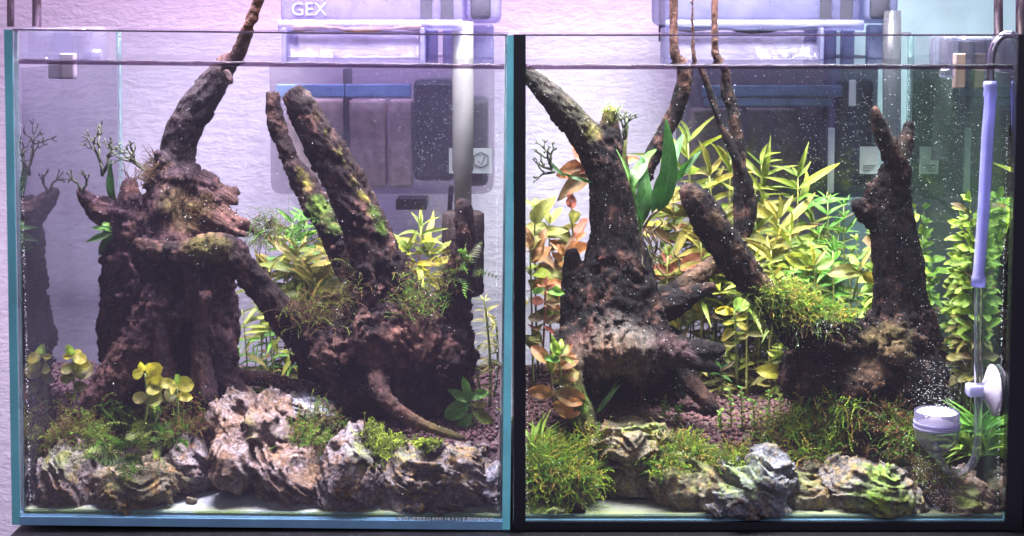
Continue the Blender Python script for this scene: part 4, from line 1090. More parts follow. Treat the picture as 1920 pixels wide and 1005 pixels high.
def leaf_mesh(name, W, a, b, arch, fold, wav, mat, seed, nseg=8):
    r = np.random.RandomState(seed)
    t = np.linspace(0, 1, nseg + 1)
    w = t ** a * (1 - t) ** b
    w = w / w.max() * W / 2
    w = np.maximum(w, .006)
    arc = arch * r.uniform(.2, 2.0); side = .16 * r.normal(); wav = wav * r.uniform(.4, 2.4); fold = fold * r.uniform(.3, 1.6); w = w * r.uniform(.75, 1.25)
    ph = r.uniform(0, 6)
    v, uv = [], []
    for i, tt in enumerate(t):
        x0 = side * tt * tt
        z0 = -arc * tt ** 2
        y0 = tt - .25 * arc * arc * tt ** 2
        for s_ in (-1, -.5, 0, .5, 1):
            ww = w[i] * s_
            wz = fold * abs(ww) + wav * W * math.sin(ph + tt * 11 + s_) * abs(s_)
            v.append((x0 + ww, y0, z0 + wz)); uv.append((.5 + .5 * s_, tt))
    q = [[i * 5 + k, i * 5 + k + 1, i * 5 + k + 6, i * 5 + k + 5] for i in range(nseg) for k in range(4)]
    me = np_mesh(name, v, q)
    ul = me.uv_layers.new(name='UVMap')
    li = np.zeros(len(me.loops), dtype=np.int32); me.loops.foreach_get('vertex_index', li)
    ul.data.foreach_set('uv', np.array(uv)[li].astype(np.float32).ravel())
    me.materials.append(LM[mat])
    return me
SHAPES = dict(lance=(.185, .8, 1.0, .28, .5, .05), narrow=(.14, .7, 1.0, .35, .6, .06), oval=(.52, .75, .62, .22, .35, .05), round=(.78, .6, .5, .18, .3, .04), broad=(.42, .8, .8, .32, .4, .08), fern=(.20, .55, .75, .3, .25, .10), blade=(.07, .3, .7, .55, .6, .02), tiny=(.34, .7, .7, .2, .4, .0))
_pool = {}
def pool(shape, mat):
    if (shape, mat) not in _pool:
        W_, a, b, ar, fo, wv = SHAPES[shape]
        _pool[(shape, mat)] = [leaf_mesh('leaf', W_, a, b, ar, fo, wv, mat, hash_(shape + mat) + k) for k in range(9)]
    return _pool[(shape, mat)]
def hash_(s): return sum(ord(c) * (i + 3) for i, c in enumerate(s)) % 9973
PR = random.Random(21)
def put_leaf(parent, p, direction, L, shape, mat, up=None, wide=1.0, name='leaf'):
    me = PR.choice(pool(shape, mat))
    o = bpy.data.objects.new(name, me); COL.objects.link(o)
    y = Vector(direction).normalized()
    x0, x1 = (-.3015, -.0075) if p[0] < 0 else (.0075, .3035)
    if not x0 < p[0] + y.x * L * 1.05 < x1: y.x = -y.x * .6          # leaves turn away from the glass
    if not x0 < p[0] + y.x * L * 1.05 < x1: y.x *= .2
    if not .008 < p[1] + y.y * L * 1.05 < .232: y.y = -y.y * .4
    y.normalize()
    up = Vector(up) if up is not None else Vector((PR.gauss(0, .35), -.85 + PR.gauss(0, .35), .9))
    z = up - y * up.dot(y)
    if z.length < .05: z = Vector((0, -1, .2)) - y * Vector((0, -1, .2)).dot(y)
    z.normalize(); x = y.cross(z)
    rot = Matrix((x, y, z)).transposed()
    o.parent = parent
    o.location = Vector(p) - parent.location
    o.rotation_mode = 'QUATERNION'; o.rotation_quaternion = rot.to_quaternion()
    o.scale = (L * wide * PR.uniform(.8, 1.2), L, L * PR.uniform(.7, 1.6))
    return o
def soil_at(px, d):
    x = P(px, 720, d).x
    return Vector((x, d, float(soil_z(np.array([x]), np.array([d]))[0])))
PG = 'stem plants of the aquascape'
def stem_plant(label, bpx, tpx, tpy, d, shape, mats, L0, L1, nodes, per=2, elev=(5, 50), start=.35, smat='g', r=2.2, bend=0, group=None, crown=True, name='stem_plant', tilt_d=0.0):
    """one rooted stem: leaves in pairs or whorls up a bent stem; lengths in photo pixels, bottom to top"""
    A = soil_at(bpx, d); B = P(tpx, tpy, d + tilt_d); s = S(tpy, d)
    root = thing(name, label, 'aquarium plant', A, group)
    C_ = (A + B) / 2 + Vector((bend * s, PR.uniform(-.004, .004), 0))
    pts = [A * (1 - t) ** 2 + C_ * 2 * t * (1 - t) + B * t * t for t in [k / 10 for k in range(11)]]
    bm = bmesh.new(); bm_tube(bm, pts, [r * s * (1.1 - .5 * k / 10) for k in range(11)], 6)
    fin('stem', bm, STEMM[smat], root, True)
    a0 = PR.uniform(0, 6.28)
    for k in range(nodes):
        f = start + (1 - start) * (k / max(1, nodes - 1)) ** .85
        p = A * (1 - f) ** 2 + C_ * 2 * f * (1 - f) + B * f * f
        tn = ((B - C_) * f + (C_ - A) * (1 - f)).normalized()
        u = tn.orthogonal().normalized(); w = tn.cross(u)
        g = k / max(1, nodes - 1)
        L = (L0 + (L1 - L0) * g) * s
        if crown and k == nodes - 1: L *= .62
        n_here = per + (1 if crown and k == nodes - 1 else 0)
        for j in range(n_here):
            an = a0 + k * (math.pi / 2 if per == 2 else .9) + j * 2 * math.pi / n_here + PR.gauss(0, .22)
            el = math.radians(elev[0] + (elev[1] - elev[0]) * g ** 2 + PR.gauss(0, 9))
            dr_ = (u * math.cos(an) + w * math.sin(an)) * math.cos(el) + tn * math.sin(el)
            dr_.y *= .75
            put_leaf(root, p, dr_, L * PR.uniform(.6, 1.2), shape, mats[max(0, min(len(mats) - 1, int(g * len(mats) * .999 + PR.uniform(-.6, .6))))] if PR.random() > .10 else PR.choice(('olive', 'brown', 'hyg')))
    return root
def leafy(name, label, cat, stem, leaves, d, smat='g', r=2.0, group=None, shape='oval'):
    """a plant whose visible leaves are placed one by one: (x0, y0, x1, y1, width/length or None, material[, depth shift])"""
    A = P(stem[0][0], stem[0][1], d)
    root = thing(name, label, cat, A, group)
    if len(stem) > 1:
        bm = bmesh.new(); c = crom([(*P(x, y, d + .004), r * S(y, d)) for x, y in stem], .004)
        bm_tube(bm, c[:, :3], list(c[:, 3]), 6); fin('stem', bm, STEMM[smat], root, True)
    for lf in leaves:
        x0, y0, x1, y1, sh, mt = lf[:6]
        dd = lf[6] if len(lf) > 6 else PR.uniform(-.006, .004)
        p0, p1 = P(x0, y0, d), P(x1, y1, d + dd)
        v = p1 - p0
        put_leaf(root, p0, v, v.length * 1.16, sh or shape, mt, (PR.gauss(0, .25), -1.3, .45 + PR.gauss(0, .2)), PR.uniform(.9, 1.15))
    return root

# ---- left tank
LB = 'yellow-green lance-leaved stems behind the left tank root'
for i, (bx, tx, ty, dd, L0, L1, bn) in enumerate([(520, 505, 500, .185, 70, 60, -6), (545, 548, 418, .20, 62, 50, 8), (570, 575, 412, .205, 60, 46, -8), (590, 560, 470, .175, 80, 66, 10), (610, 612, 450, .20, 76, 60, 4), (630, 640, 480, .19, 74, 60, 0), (560, 530, 460, .195, 70, 56, 0), (600, 590, 520, .165, 80, 70, 0)]):
    lab = ['lowest-left yellow-green stem beside the slanting root arm, left tank', 'tall green-tipped stem with curled top leaves, left tank', 'tallest green-tipped stem close to the mossy thin branch, left tank', 'stem with the longest yellow leaves above the slanting arm', 'yellow-green stem hard against the thin mossy branch, left tank', 'yellow-green stem half hidden behind the thick cut branch, left tank', 'pale leafy stem between the two tall ones and the slanting arm, left tank', 'low yellow stem just above the brown moss of the left root'][i]
    stem_plant(lab, bx, tx, ty, dd, 'lance', ['hyg', 'hyg', 'green'] if i in (1, 2, 6) else ['hyg', 'hyg', 'hygo'], L0 * 1.2, L1 * 1.2, 10, 3, (0, 45), .40, 'y', 2, bn, LB)
for i, (bx, tx, ty, dd, lab) in enumerate([(462, 455, 592, .15, 'thin stem with one large pale green leaf by the stump, left tank'), (486, 488, 585, .16, 'slim olive stem second from the stump under the slanting arm'), (520, 505, 600, .15, 'slim stem with drooping leaves under the middle of the slanting arm'), (545, 545, 630, .14, 'short leafy stem left of the root\'s lower bulge'), (566, 562, 655, .13, 'pale bare-stalked stem touching the lower root, left tank')]):
    stem_plant(lab, bx, tx, ty, dd, 'lance', ['olive', 'green', 'hyg'], 46, 44, 5, 2, (-5, 40), .35, 'g', 2, PR.uniform(-8, 8), LB)
for i, (bx, tx, ty) in enumerate([(450, 446, 660), (475, 480, 668), (505, 500, 672), (530, 535, 668)]):
    stem_plant('%s of four dark green sprigs on soil under the slanting arm' % ['leftmost', 'second from the left', 'third from the left', 'rightmost'][i], bx, tx, ty, .165, 'narrow', ['dgreen', 'green'], 40, 34, 6, 3, (5, 45), .1, 'g', 1.6, 0, 'low green sprigs under the slanting arm')
for i, (bx, tx, ty, lab) in enumerate([(772, 790, 424, 'tallest yellow-green bunch right of the thick cut branch, left tank'), (790, 768, 468, 'yellow bunch hugging the right side of the thick cut branch'), (800, 806, 470, 'bunch with drooping yellow leaves left of the upright stub')]):
    stem_plant(lab, bx, tx, ty, .17, 'lance', ['hyg', 'yellow', 'hyg'], 72, 62, 8, 3, (-15, 55), .55, 'y', 2.2, 0, LB)
for (bx, tx, ty, dd, lab) in [(918, 908, 565, .13, 'tall pale yellow-green stem near the right pane of the left tank'), (905, 880, 655, .12, 'pale frilly stem with a whorl top right of the left root'), (926, 930, 600, .15, 'thin dark-stalked stem closest to the right pane, left tank')]:
    stem_plant(lab, bx, tx, ty, dd, 'narrow', ['olive', 'pale', 'pale'], 34, 36, 6, 4, (5, 35), .45, 'g', 3, 10, LB)
for i, (bx, ty, dd) in enumerate([(500, 560, .21), (535, 530, .212), (572, 540, .21), (612, 520, .212), (648, 540, .21), (745, 520, .20), (830, 540, .20)]):
    stem_plant('fine green rear-row stem, left tank, number %s from the row\'s left end' % ['one', 'two', 'three', 'four', 'five', 'six', 'seven'][i], bx, bx + PR.uniform(-6, 6), ty, dd, 'narrow', ['dgreen', 'green', 'hyg'], 40, 38, 10, 4, (5, 45), .15, 'g', 1.8, PR.uniform(-8, 8), 'rear row of fine green stems, left tank')
leafy('broad_leaf_plant', 'broad glossy green-leaved plant on the soil at the right of the left tank', 'aquarium plant', [(892, 800), (885, 770), (880, 745)], [(882, 760, 836, 778, 'broad', 'green'), (882, 752, 848, 738, 'broad', 'green'), (880, 748, 912, 732, 'broad', 'green'), (884, 758, 914, 762, 'broad', 'pale'), (886, 775, 862, 800, 'broad', 'green'), (886, 770, 920, 792, 'broad', 'hyg'), (890, 790, 866, 812, 'lance', 'pale'), (880, 748, 872, 720, 'broad', 'green')], .085)
leafy('loosestrife', 'yellow round-leaved sprig before the left stump, left one of the two', 'aquarium plant', [(268, 812), (276, 760), (272, 700)], [(272, 695, 262, 682, 'round', 'yellow'), (272, 696, 296, 690, 'round', 'yellow'), (270, 698, 250, 704, 'round', 'yellow'), (274, 705, 292, 718, 'round', 'yellow'), (276, 722, 304, 716, 'round', 'yellow'), (276, 722, 300, 730, 'round', 'yellow'), (276, 742, 302, 742, 'round', 'pale'), (276, 742, 252, 748, 'round', 'olive'), (272, 696, 284, 684, 'round', 'lime')], .045, 'g', 2.4, 'round-leaved yellow sprigs before the left stump')
leafy('loosestrife', 'yellow round-leaved sprig before the left stump, lower right one of the two', 'aquarium plant', [(330, 800), (334, 760), (330, 720)], [(330, 720, 302, 718, 'round', 'yellow'), (330, 720, 356, 718, 'round', 'yellow'), (330, 718, 334, 706, 'round', 'lime'), (330, 722, 318, 730, 'round', 'yellow'), (332, 742, 352, 744, 'round', 'yellow'), (332, 744, 316, 748, 'round', 'pale'), (332, 742, 310, 738, 'round', 'olive')], .042, 'g', 2.2, 'round-leaved yellow sprigs before the left stump')
leafy('loosestrife', 'yellow-tipped round-leaved stem doubled in the left side glass', 'aquarium plant', [(142, 800), (140, 730), (137, 668)], [(137, 664, 128, 654, 'round', 'lime'), (137, 664, 150, 658, 'round', 'yellow'), (137, 668, 120, 670, 'round', 'yellow'), (137, 668, 156, 672, 'round', 'yellow'), (138, 685, 158, 684, 'round', 'yellow'), (138, 688, 118, 692, 'round', 'pale'), (139, 705, 172, 690, 'round', 'olive'), (139, 708, 116, 706, 'round', 'olive'), (140, 728, 160, 722, 'round', 'olive'), (140, 745, 124, 742, 'round', 'olive'), (140, 750, 158, 752, 'round', 'olive')], .075, 'g', 2.2)
leafy('cut_stem', 'cut yellow-green stalk in the moss at far left, doubled in the glass', 'aquarium plant', [(143, 796), (143, 756)], [(143, 758, 136, 746, 'narrow', 'hyg'), (143, 758, 151, 748, 'narrow', 'hyg')], .070, 'y', 4)

# ---- right tank, back and left
RB = 'orange and pink stems at the left of the right tank'
for i, (bx, tx, ty, dd, mats, lab) in enumerate([(1010, 1003, 392, .19, ['olive', 'orange', 'pale'], 'tall orange-yellow stem in the back left corner of the right tank'), (1035, 1030, 420, .20, ['orange', 'orange', 'pale'], 'pale orange stem between the corner stem and the red-topped one'), (1078, 1072, 392, .185, ['pale', 'orange', 'red'], 'red-topped stem close to the left flank of the forked stump'), (1052, 1056, 480, .175, ['olive', 'pale', 'orange'], 'lower faded stem under the red-topped one, right tank'), (1000, 994, 470, .16, ['olive', 'hyg', 'orange'], 'shaded green-orange stem beside the black left edge')]):
    stem_plant(lab, bx, tx, ty, dd, 'broad', mats, 58, 66, 7, 2, (5, 55), .4, 'g', 2.4, PR.uniform(-6, 6), RB)
leafy('stem_plant', 'pink leaf rosette showing left of the forked trunk below its long arm', 'aquarium plant', [(1120, 480), (1115, 400), (1112, 312)], [(1112, 312, 1045, 312, 'broad', 'orange'), (1112, 310, 1075, 280, 'broad', 'pink'), (1112, 312, 1062, 298, 'lance', 'red'), (1112, 314, 1078, 322, 'lance', 'pink'), (1112, 310, 1100, 278, 'broad', 'pink'), (1115, 330, 1052, 342, 'broad', 'brown')], .19, 'g', 2.2, RB)
leafy('stem_plant', 'single bronze leaf between the forked trunk and the thin branch', 'aquarium plant', [(1170, 440), (1168, 380), (1160, 305)], [(1160, 303, 1192, 300, 'oval', 'orange'), (1162, 320, 1186, 330, 'broad', 'olive')], .20, 'g', 2, RB)
leafy('ludwigia', 'dark-stemmed sprig with red tip and green top leaves by the left edge', 'aquarium plant', [(1016, 700), (1020, 620), (1023, 540)], [(1023, 540, 1000, 548, 'broad', 'green'), (1023, 540, 1050, 546, 'broad', 'green'), (1023, 538, 1026, 528, 'broad', 'red'), (1022, 542, 1034, 532, 'broad', 'red'), (1022, 542, 1010, 532, 'broad', 'red'), (1021, 566, 1046, 570, 'broad', 'brown'), (1021, 566, 994, 562, 'broad', 'red'), (1020, 572, 1046, 578, 'broad', 'orange'), (1019, 600, 994, 590, 'broad', 'brown'), (1019, 604, 1048, 596, 'broad', 'brown'), (1018, 606, 1002, 626, 'broad', 'olive'), (1018, 612, 1046, 618, 'lance', 'red'), (1017, 618, 992, 616, 'lance', 'red'), (1016, 640, 1000, 640, 'lance', 'brown')], .085, 'r', 2.2, RB)
leafy('stem_plant', 'large orange oval-leaved plant in front of the cave\'s left pillar', 'aquarium plant', [(1040, 770), (1034, 720), (1030, 668)], [(1032, 690, 985, 676, 'oval', 'orange'), (1032, 680, 1000, 656, 'oval', 'orange'), (1034, 676, 1060, 650, 'oval', 'orange'), (1032, 700, 982, 698, 'oval', 'orange'), (1034, 716, 986, 704, 'oval', 'hygo'), (1036, 735, 978, 748, 'oval', 'orange'), (1036, 700, 1030, 672, 'oval', 'hygo'), (1038, 712, 1056, 700, 'oval', 'orange'), (1036, 756, 984, 770, 'oval', 'orange'), (1040, 740, 1000, 728, 'oval', 'orange'), (1042, 690, 1074, 672, 'oval', 'orange'), (1042, 720, 1064, 702, 'lance', 'hyg')], .050, 'b', 2.4, RB)
leafy('stem_plant', 'small lime sprig standing among the large orange leaves', 'aquarium plant', [(1052, 716), (1050, 690), (1046, 662)], [(1050, 668, 1030, 650, 'broad', 'lime'), (1050, 666, 1066, 650, 'broad', 'pale'), (1050, 672, 1076, 668, 'broad', 'pale'), (1048, 664, 1040, 640, 'broad', 'lime'), (1050, 676, 1026, 672, 'broad', 'green'), (1048, 662, 1056, 638, 'broad', 'lime')], .042, 'g', 2, RB)
def forked(root, p, d0, L, r, depth, mat, rs_):
    """finely divided fern tip"""
    bm = bmesh.new()
    def grow(p, dirv, L, r, dep):
        q = p + dirv * L
        bm_tube(bm, [p, (p + q) / 2 + Vector((rs_.gauss(0, .1), rs_.gauss(0, .1), rs_.gauss(0, .1))) * L, q], [r, r * .85, r * .6], 5)
        if dep > 0:
            for k in range(2 if dep > 1 else rs_.choice((2, 3))):
                dv = (dirv + Vector((rs_.gauss(0, .62), rs_.gauss(0, .45), rs_.gauss(.1, .5)))).normalized()
                grow(q, dv, L * rs_.uniform(.55, .85), r * .72, dep - 1)
    grow(p, d0.normalized(), L, r, depth)
    fin('forked_tip', bm, mat, root, True)
FT = m_plain('fern_tip_dark_green', (.055, .07, .035), .6, .3, .3, 300)
def lace_fern(label, pts, d, wpx, mat, tips, group=None):
    A = P(pts[0][0], pts[0][1], d); root = thing('lace_fern', label, 'fern', A, group)
    for (a, b) in zip(pts, pts[1:]):
        p0, p1 = P(*a, d), P(*b, d)
        L = (p1 - p0).length
        put_leaf(root, p0, p1 - p0, L * 1.15, 'fern', mat, (0, -1, .3), wpx * S(a[1], d) / (L * .26), 'frond')
    rr = random.Random(int(pts[0][0]))
    for (a, b) in tips:
        p0, p1 = P(*a, d), P(*b, d)
        forked(root, p0, p1 - p0, (p1 - p0).length * .5, 3.4 * S(a[1], d), 3, FT, rr)
lace_fern('bright green lace fern with antler tips on top of the left stump', [(216, 386), (190, 318)], .098, 16, 'fern', [((192, 330), (178, 262)), ((196, 320), (206, 266)), ((190, 310), (184, 246)), ((194, 325), (212, 268))])
lace_fern('short lace fern at the tip of the left stump\'s side prong', [(172, 392), (150, 350)], .096, 9, 'olive', [((152, 360), (140, 328)), ((156, 364), (168, 330))])
lace_fern('wispy brown fern frond reaching left from the bent trunk', [(300, 334), (262, 314)], .102, 4, 'brown', [((270, 318), (222, 288)), ((280, 326), (236, 296)), ((262, 312), (228, 284))])
lace_fern('lace fern floating left from the forked stump, antler tips at its end', [(1112, 342), (1060, 332), (1028, 305)], .09, 9, 'fern', [((1036, 316), (1018, 276)), ((1036, 318), (1004, 310)), ((1030, 308), (1036, 272)), ((1040, 322), (1002, 330))])
lace_fern('upright dark lace fern just right of the forked trunk', [(1168, 320), (1172, 250)], .105, 9, 'olive', [((1172, 262), (1166, 216)), ((1172, 258), (1182, 222)), ((1172, 250), (1176, 214))])
leafy('lace_fern', 'drooping dark fern clump on the left flank of the left stump', 'fern', [(222, 440), (205, 432)], [(215, 432, 172, 424, 'lance', 'green'), (215, 436, 166, 450, 'lance', 'dgreen'), (214, 440, 172, 476, 'lance', 'dgreen'), (216, 442, 188, 486, 'lance', 'dgreen'), (218, 436, 184, 438, 'lance', 'dgreen'), (216, 430, 180, 418, 'narrow', 'green'), (218, 446, 176, 462, 'lance', 'dgreen'), (214, 434, 190, 420, 'broad', 'green')], .088)
t = leafy('java_fern', 'glossy dark green strap-leaved fern hanging beside the thin branch, right tank', 'fern', [(1206, 428), (1222, 404), (1236, 394), (1250, 380)], [(1234, 396, 1293, 274, 'fern', 'fern', -.012), (1222, 400, 1262, 272, 'fern', 'fern', -.004), (1206, 420, 1214, 312, 'fern', 'fern', .0), (1200, 440, 1206, 300, 'narrow', 'dgreen', .006), (1184, 356, 1206, 272, 'fern', 'dgreen', .004), (1196, 390, 1212, 300, 'fern', 'dgreen', .004), (1268, 340, 1290, 296, 'fern', 'fern', -.01)], .088, 'b', 2.6)
rr = random.Random(8)
for k in range(9):
    bm = bmesh.new(); x, y = 1198 + rr.uniform(0, 36), 404 + rr.uniform(-4, 26); pts = [P(x, y, .09)]
    for j in range(7):
        x += rr.gauss(4, 8); y += rr.uniform(6, 18); pts.append(P(x, y, .09 + rr.uniform(-.004, .006)))
    bm_tube(bm, crom([(*p, 1) for p in pts], .004)[:, :3], .0005, 5); fin('rhizome_root', bm, STEMM['b'], t, True)

# ---- right tank, tall yellow-green stems
RY = 'tall yellow-green stems at the back of the right tank'
labs = ['tallest yellow-green stem right of the thin branch, right tank', 'golden stem whose long leaves cross behind the paired thin branches', 'yellow stem behind the cut log\'s upper end', 'fine-leaved stem showing through the loop of the paired branches', 'tall pale stem right of the paired branches, leaf fan at the filter', 'broad-leaved yellow-green stem under the filter\'s white clip', 'stem with curling golden leaf in the middle of the yellow group', 'lower golden stem behind the cut log\'s middle', 'olive stem with a dead brown leaf above the cut log', 'dense green stem by the black power cord', 'golden stem at the left of the yellow group, leaf tips at the water dark', 'pale green stem in the second row behind the golden leaf']
for i, (bx, tx, ty, dd, L0, L1, mats, nd, per) in enumerate([(1300, 1290, 268, .205, 84, 88, ['hygo', 'hyg', 'hyg'], 5, 3), (1340, 1330, 330, .20, 84, 84, ['hyg', 'hygo'], 5, 3), (1280, 1262, 380, .19, 74, 70, ['hygo', 'orange', 'hygo'], 4, 3), (1372, 1370, 300, .21, 66, 66, ['hyg', 'hyg'], 5, 2), (1425, 1428, 310, .205, 84, 74, ['hyg', 'hyg', 'hyg'], 6, 3), (1490, 1496, 332, .20, 80, 70, ['hyg', 'green', 'hyg'], 6, 3), (1455, 1460, 410, .18, 84, 76, ['hyg', 'hyg', 'hygo'], 6, 3), (1330, 1340, 410, .19, 80, 70, ['hyg', 'hygo'], 5, 3), (1420, 1418, 430, .175, 74, 74, ['hyg', 'hygo', 'hyg'], 5, 3), (1520, 1524, 420, .20, 66, 60, ['green', 'hyg'], 6, 3), (1250, 1240, 430, .20, 72, 60, ['hygo', 'hyg'], 5, 2), (1395, 1396, 380, .21, 76, 66, ['hyg', 'pale'], 6, 3)]):
    stem_plant(labs[i], bx, tx, ty, dd, 'lance' if i % 4 else 'narrow', mats, L0 * 1.22, L1 * 1.22, nd + 4, per, (0, 46), .38, 'y', 2.2, PR.uniform(-14, 14), RY)
leafy('stem_plant', 'stem showing pink and red leaf tips left of the cut log', 'aquarium plant', [(1278, 620), (1272, 560), (1268, 510)], [(1266, 510, 1222, 498, 'broad', 'pink'), (1268, 506, 1240, 484, 'broad', 'pink'), (1270, 504, 1296, 486, 'lance', 'hygo'), (1272, 506, 1322, 478, 'broad', 'pink'), (1270, 508, 1252, 478, 'lance', 'pink'), (1272, 508, 1304, 500, 'lance', 'yellow'), (1268, 516, 1230, 514, 'lance', 'orange'), (1274, 516, 1318, 508, 'lance', 'hygo')], .17, 'g', 2, RY)
for i, (bx, tx, ty, lab) in enumerate([(1548, 1552, 376, 'finest-leaved bright green stem left of the pronged stump'), (1575, 1582, 386, 'bright green needle-leaved stem nearest the pronged stump'), (1540, 1535, 440, 'lower bright green needle-leaved stem behind the golden tips')]):
    stem_plant(lab, bx, tx, ty, .185, 'narrow', ['dgreen', 'green', 'green'], 40, 40, 9, 5, (10, 50), .3, 'g', 2, 4, 'fine-leaved green stems by the pronged stump')
leafy('stem_plant', 'low plant of golden pointed leaves on the saddle moss, right tank', 'aquarium plant', [(1530, 540), (1528, 500), (1526, 486)], [(1526, 502, 1480, 478, 'broad', 'hyg'), (1526, 500, 1492, 470, 'broad', 'hyg'), (1528, 498, 1546, 466, 'lance', 'hygo'), (1526, 496, 1528, 462, 'lance', 'yellow'), (1528, 502, 1560, 492, 'oval', 'lime'), (1526, 504, 1508, 504, 'broad', 'yellow'), (1528, 506, 1548, 512, 'broad', 'lime')], .10, 'g', 2, RY)
leafy('stem_plant', 'broad olive-gold leaf pair against the pronged stump\'s left side', 'aquarium plant', [(1600, 560), (1606, 530), (1612, 512)], [(1620, 515, 1570, 492, 'oval', 'hygo'), (1612, 510, 1640, 528, 'broad', 'hygo'), (1610, 508, 1628, 470, 'lance', 'hygo'), (1608, 506, 1600, 478, 'broad', 'lime'), (1612, 514, 1586, 520, 'broad', 'olive')], .115, 'g', 2, RY)
stem_plant('tiny lime rosette standing on the saddle moss', 1490, 1488, 510, .09, 'tiny', ['lime', 'lime'], 22, 20, 4, 5, (10, 50), .8, 'g', 1.6, 0)
stem_plant('small two-leaved lime sprig left of the pronged stump', 1612, 1606, 452, .15, 'broad', ['olive', 'lime'], 22, 26, 5, 2, (10, 55), .5, 'g', 1.6, 0)
for i, (bx, tx, ty, dd, L, mats, lab) in enumerate([(1442, 1446, 470, .15, 70, ['hyg', 'hygo'], 'mid-height golden stem right above the mossy saddle\'s left end'), (1480, 1482, 440, .155, 70, ['hyg', 'hyg'], 'mid-height yellow-green stem above the middle of the mossy saddle'), (1400, 1402, 500, .15, 64, ['hyg', 'hyg'], 'yellow-green stem filling the gap right of the cut log'), (1505, 1510, 470, .15, 60, ['green', 'hyg'], 'green stem between the golden saddle plant and the fine-leaved stems'), (1560, 1562, 470, .15, 52, ['green', 'green'], 'green stem close to the pronged stump\'s left knob'), (1310, 1314, 450, .165, 66, ['hyg', 'hygo'], 'golden stem left of the cut log\'s middle'), (1245, 1252, 480, .165, 60, ['hygo', 'hyg'], 'golden stem behind the dangling fern roots'), (1360, 1364, 430, .20, 66, ['hyg', 'hyg'], 'yellow stem low behind the paired thin branches')]):
    stem_plant(lab, bx, tx, ty, dd, 'lance', mats, L, L, 7, 3, (0, 46), .5, 'y', 2.2, PR.uniform(-8, 8), RY)
for i, (bx, ty, dd) in enumerate([(1286, 480, .215), (1326, 520, .215), (1368, 500, .215), (1416, 520, .212), (1462, 500, .215), (1500, 520, .21), (1532, 500, .215), (1568, 440, .215), (1598, 470, .21), (1626, 500, .205)]):
    stem_plant('fine green rear-hedge stem, right tank, number %s from the hedge\'s left end' % ['one', 'two', 'three', 'four', 'five', 'six', 'seven', 'eight', 'nine', 'ten'][i], bx, bx + PR.uniform(-6, 6), ty, dd, 'narrow', ['dgreen', 'green', 'hyg'], 36, 36, 11, 4, (5, 45), .12, 'g', 1.8, PR.uniform(-8, 8), 'rear hedge of fine green stems, right tank')
# ---- right tank, shaded understorey
leafy('stem_plant', 'bright yellow two-leaved sprig left of the saddle, right tank', 'aquarium plant', [(1382, 720), (1380, 640), (1377, 582)], [(1376, 588, 1352, 574, 'round', 'yellow'), (1378, 582, 1394, 560, 'round', 'lime'), (1378, 600, 1398, 590, 'oval', 'yellow'), (1378, 604, 1358, 606, 'oval', 'yellow'), (1380, 606, 1400, 612, 'oval', 'hygo'), (1380, 620, 1352, 622, 'oval', 'hygo'), (1380, 632, 1402, 632, 'oval', 'olive'), (1380, 645, 1360, 648, 'oval', 'olive')], .12, 'g', 2)
leafy('stem_plant', 'yellow-leaved plant beside the black foot of the right-hand log', 'aquarium plant', [(1478, 760), (1476, 700), (1474, 650)], [(1474, 668, 1446, 660, 'oval', 'hyg'), (1474, 652, 1456, 642, 'oval', 'hyg'), (1476, 664, 1448, 676, 'broad', 'hyg'), (1478, 698, 1430, 694, 'oval', 'yellow'), (1476, 660, 1490, 650, 'broad', 'lime'), (1476, 678, 1494, 672, 'broad', 'hyg'), (1478, 722, 1444, 728, 'oval', 'hyg'), (1478, 730, 1500, 724, 'oval', 'hyg')], .10, 'g', 2)
UL = 'shaded olive stems under the logs of the right tank'
for i, (bx, tx, ty, dd) in enumerate([(1270, 1268, 600, .19), (1295, 1300, 570, .20), (1318, 1316, 590, .185), (1340, 1345, 570, .20), (1362, 1358, 610, .185), (1405, 1408, 590, .19), (1428, 1424, 600, .20), (1450, 1446, 640, .18), (1330, 1332, 640, .165), (1300, 1296, 650, .165), (1410, 1412, 660, .16), (1385, 1384, 680, .16), (1355, 1352, 690, .15), (1440, 1444, 690, .15)]):
    stem_plant('shaded olive stem between both logs, %s from the left' % ['first', 'second', 'fifth', 'seventh', 'ninth', 'eleventh', 'twelfth', 'last', 'sixth', 'third', 'tenth but one in front', 'front one of the right-hand pair', 'front middle one', 'next to last'][i] if i not in (10, 11, 12) else 'shaded olive stem between both logs, %s' % ['front one near the yellow-leaved plant', 'front one under the yellow sprig', 'front one above the creeping sprigs'][i - 10], bx, tx, ty, dd, 'broad' if i % 2 else 'lance', [['olive', 'dgreen'], ['olive', 'hygo'], ['brown', 'olive'], ['olive', 'hyg']][i % 4], 40, 38, 7, 2, (-10, 40), .15, 'b', 2, PR.uniform(-8, 8), UL)
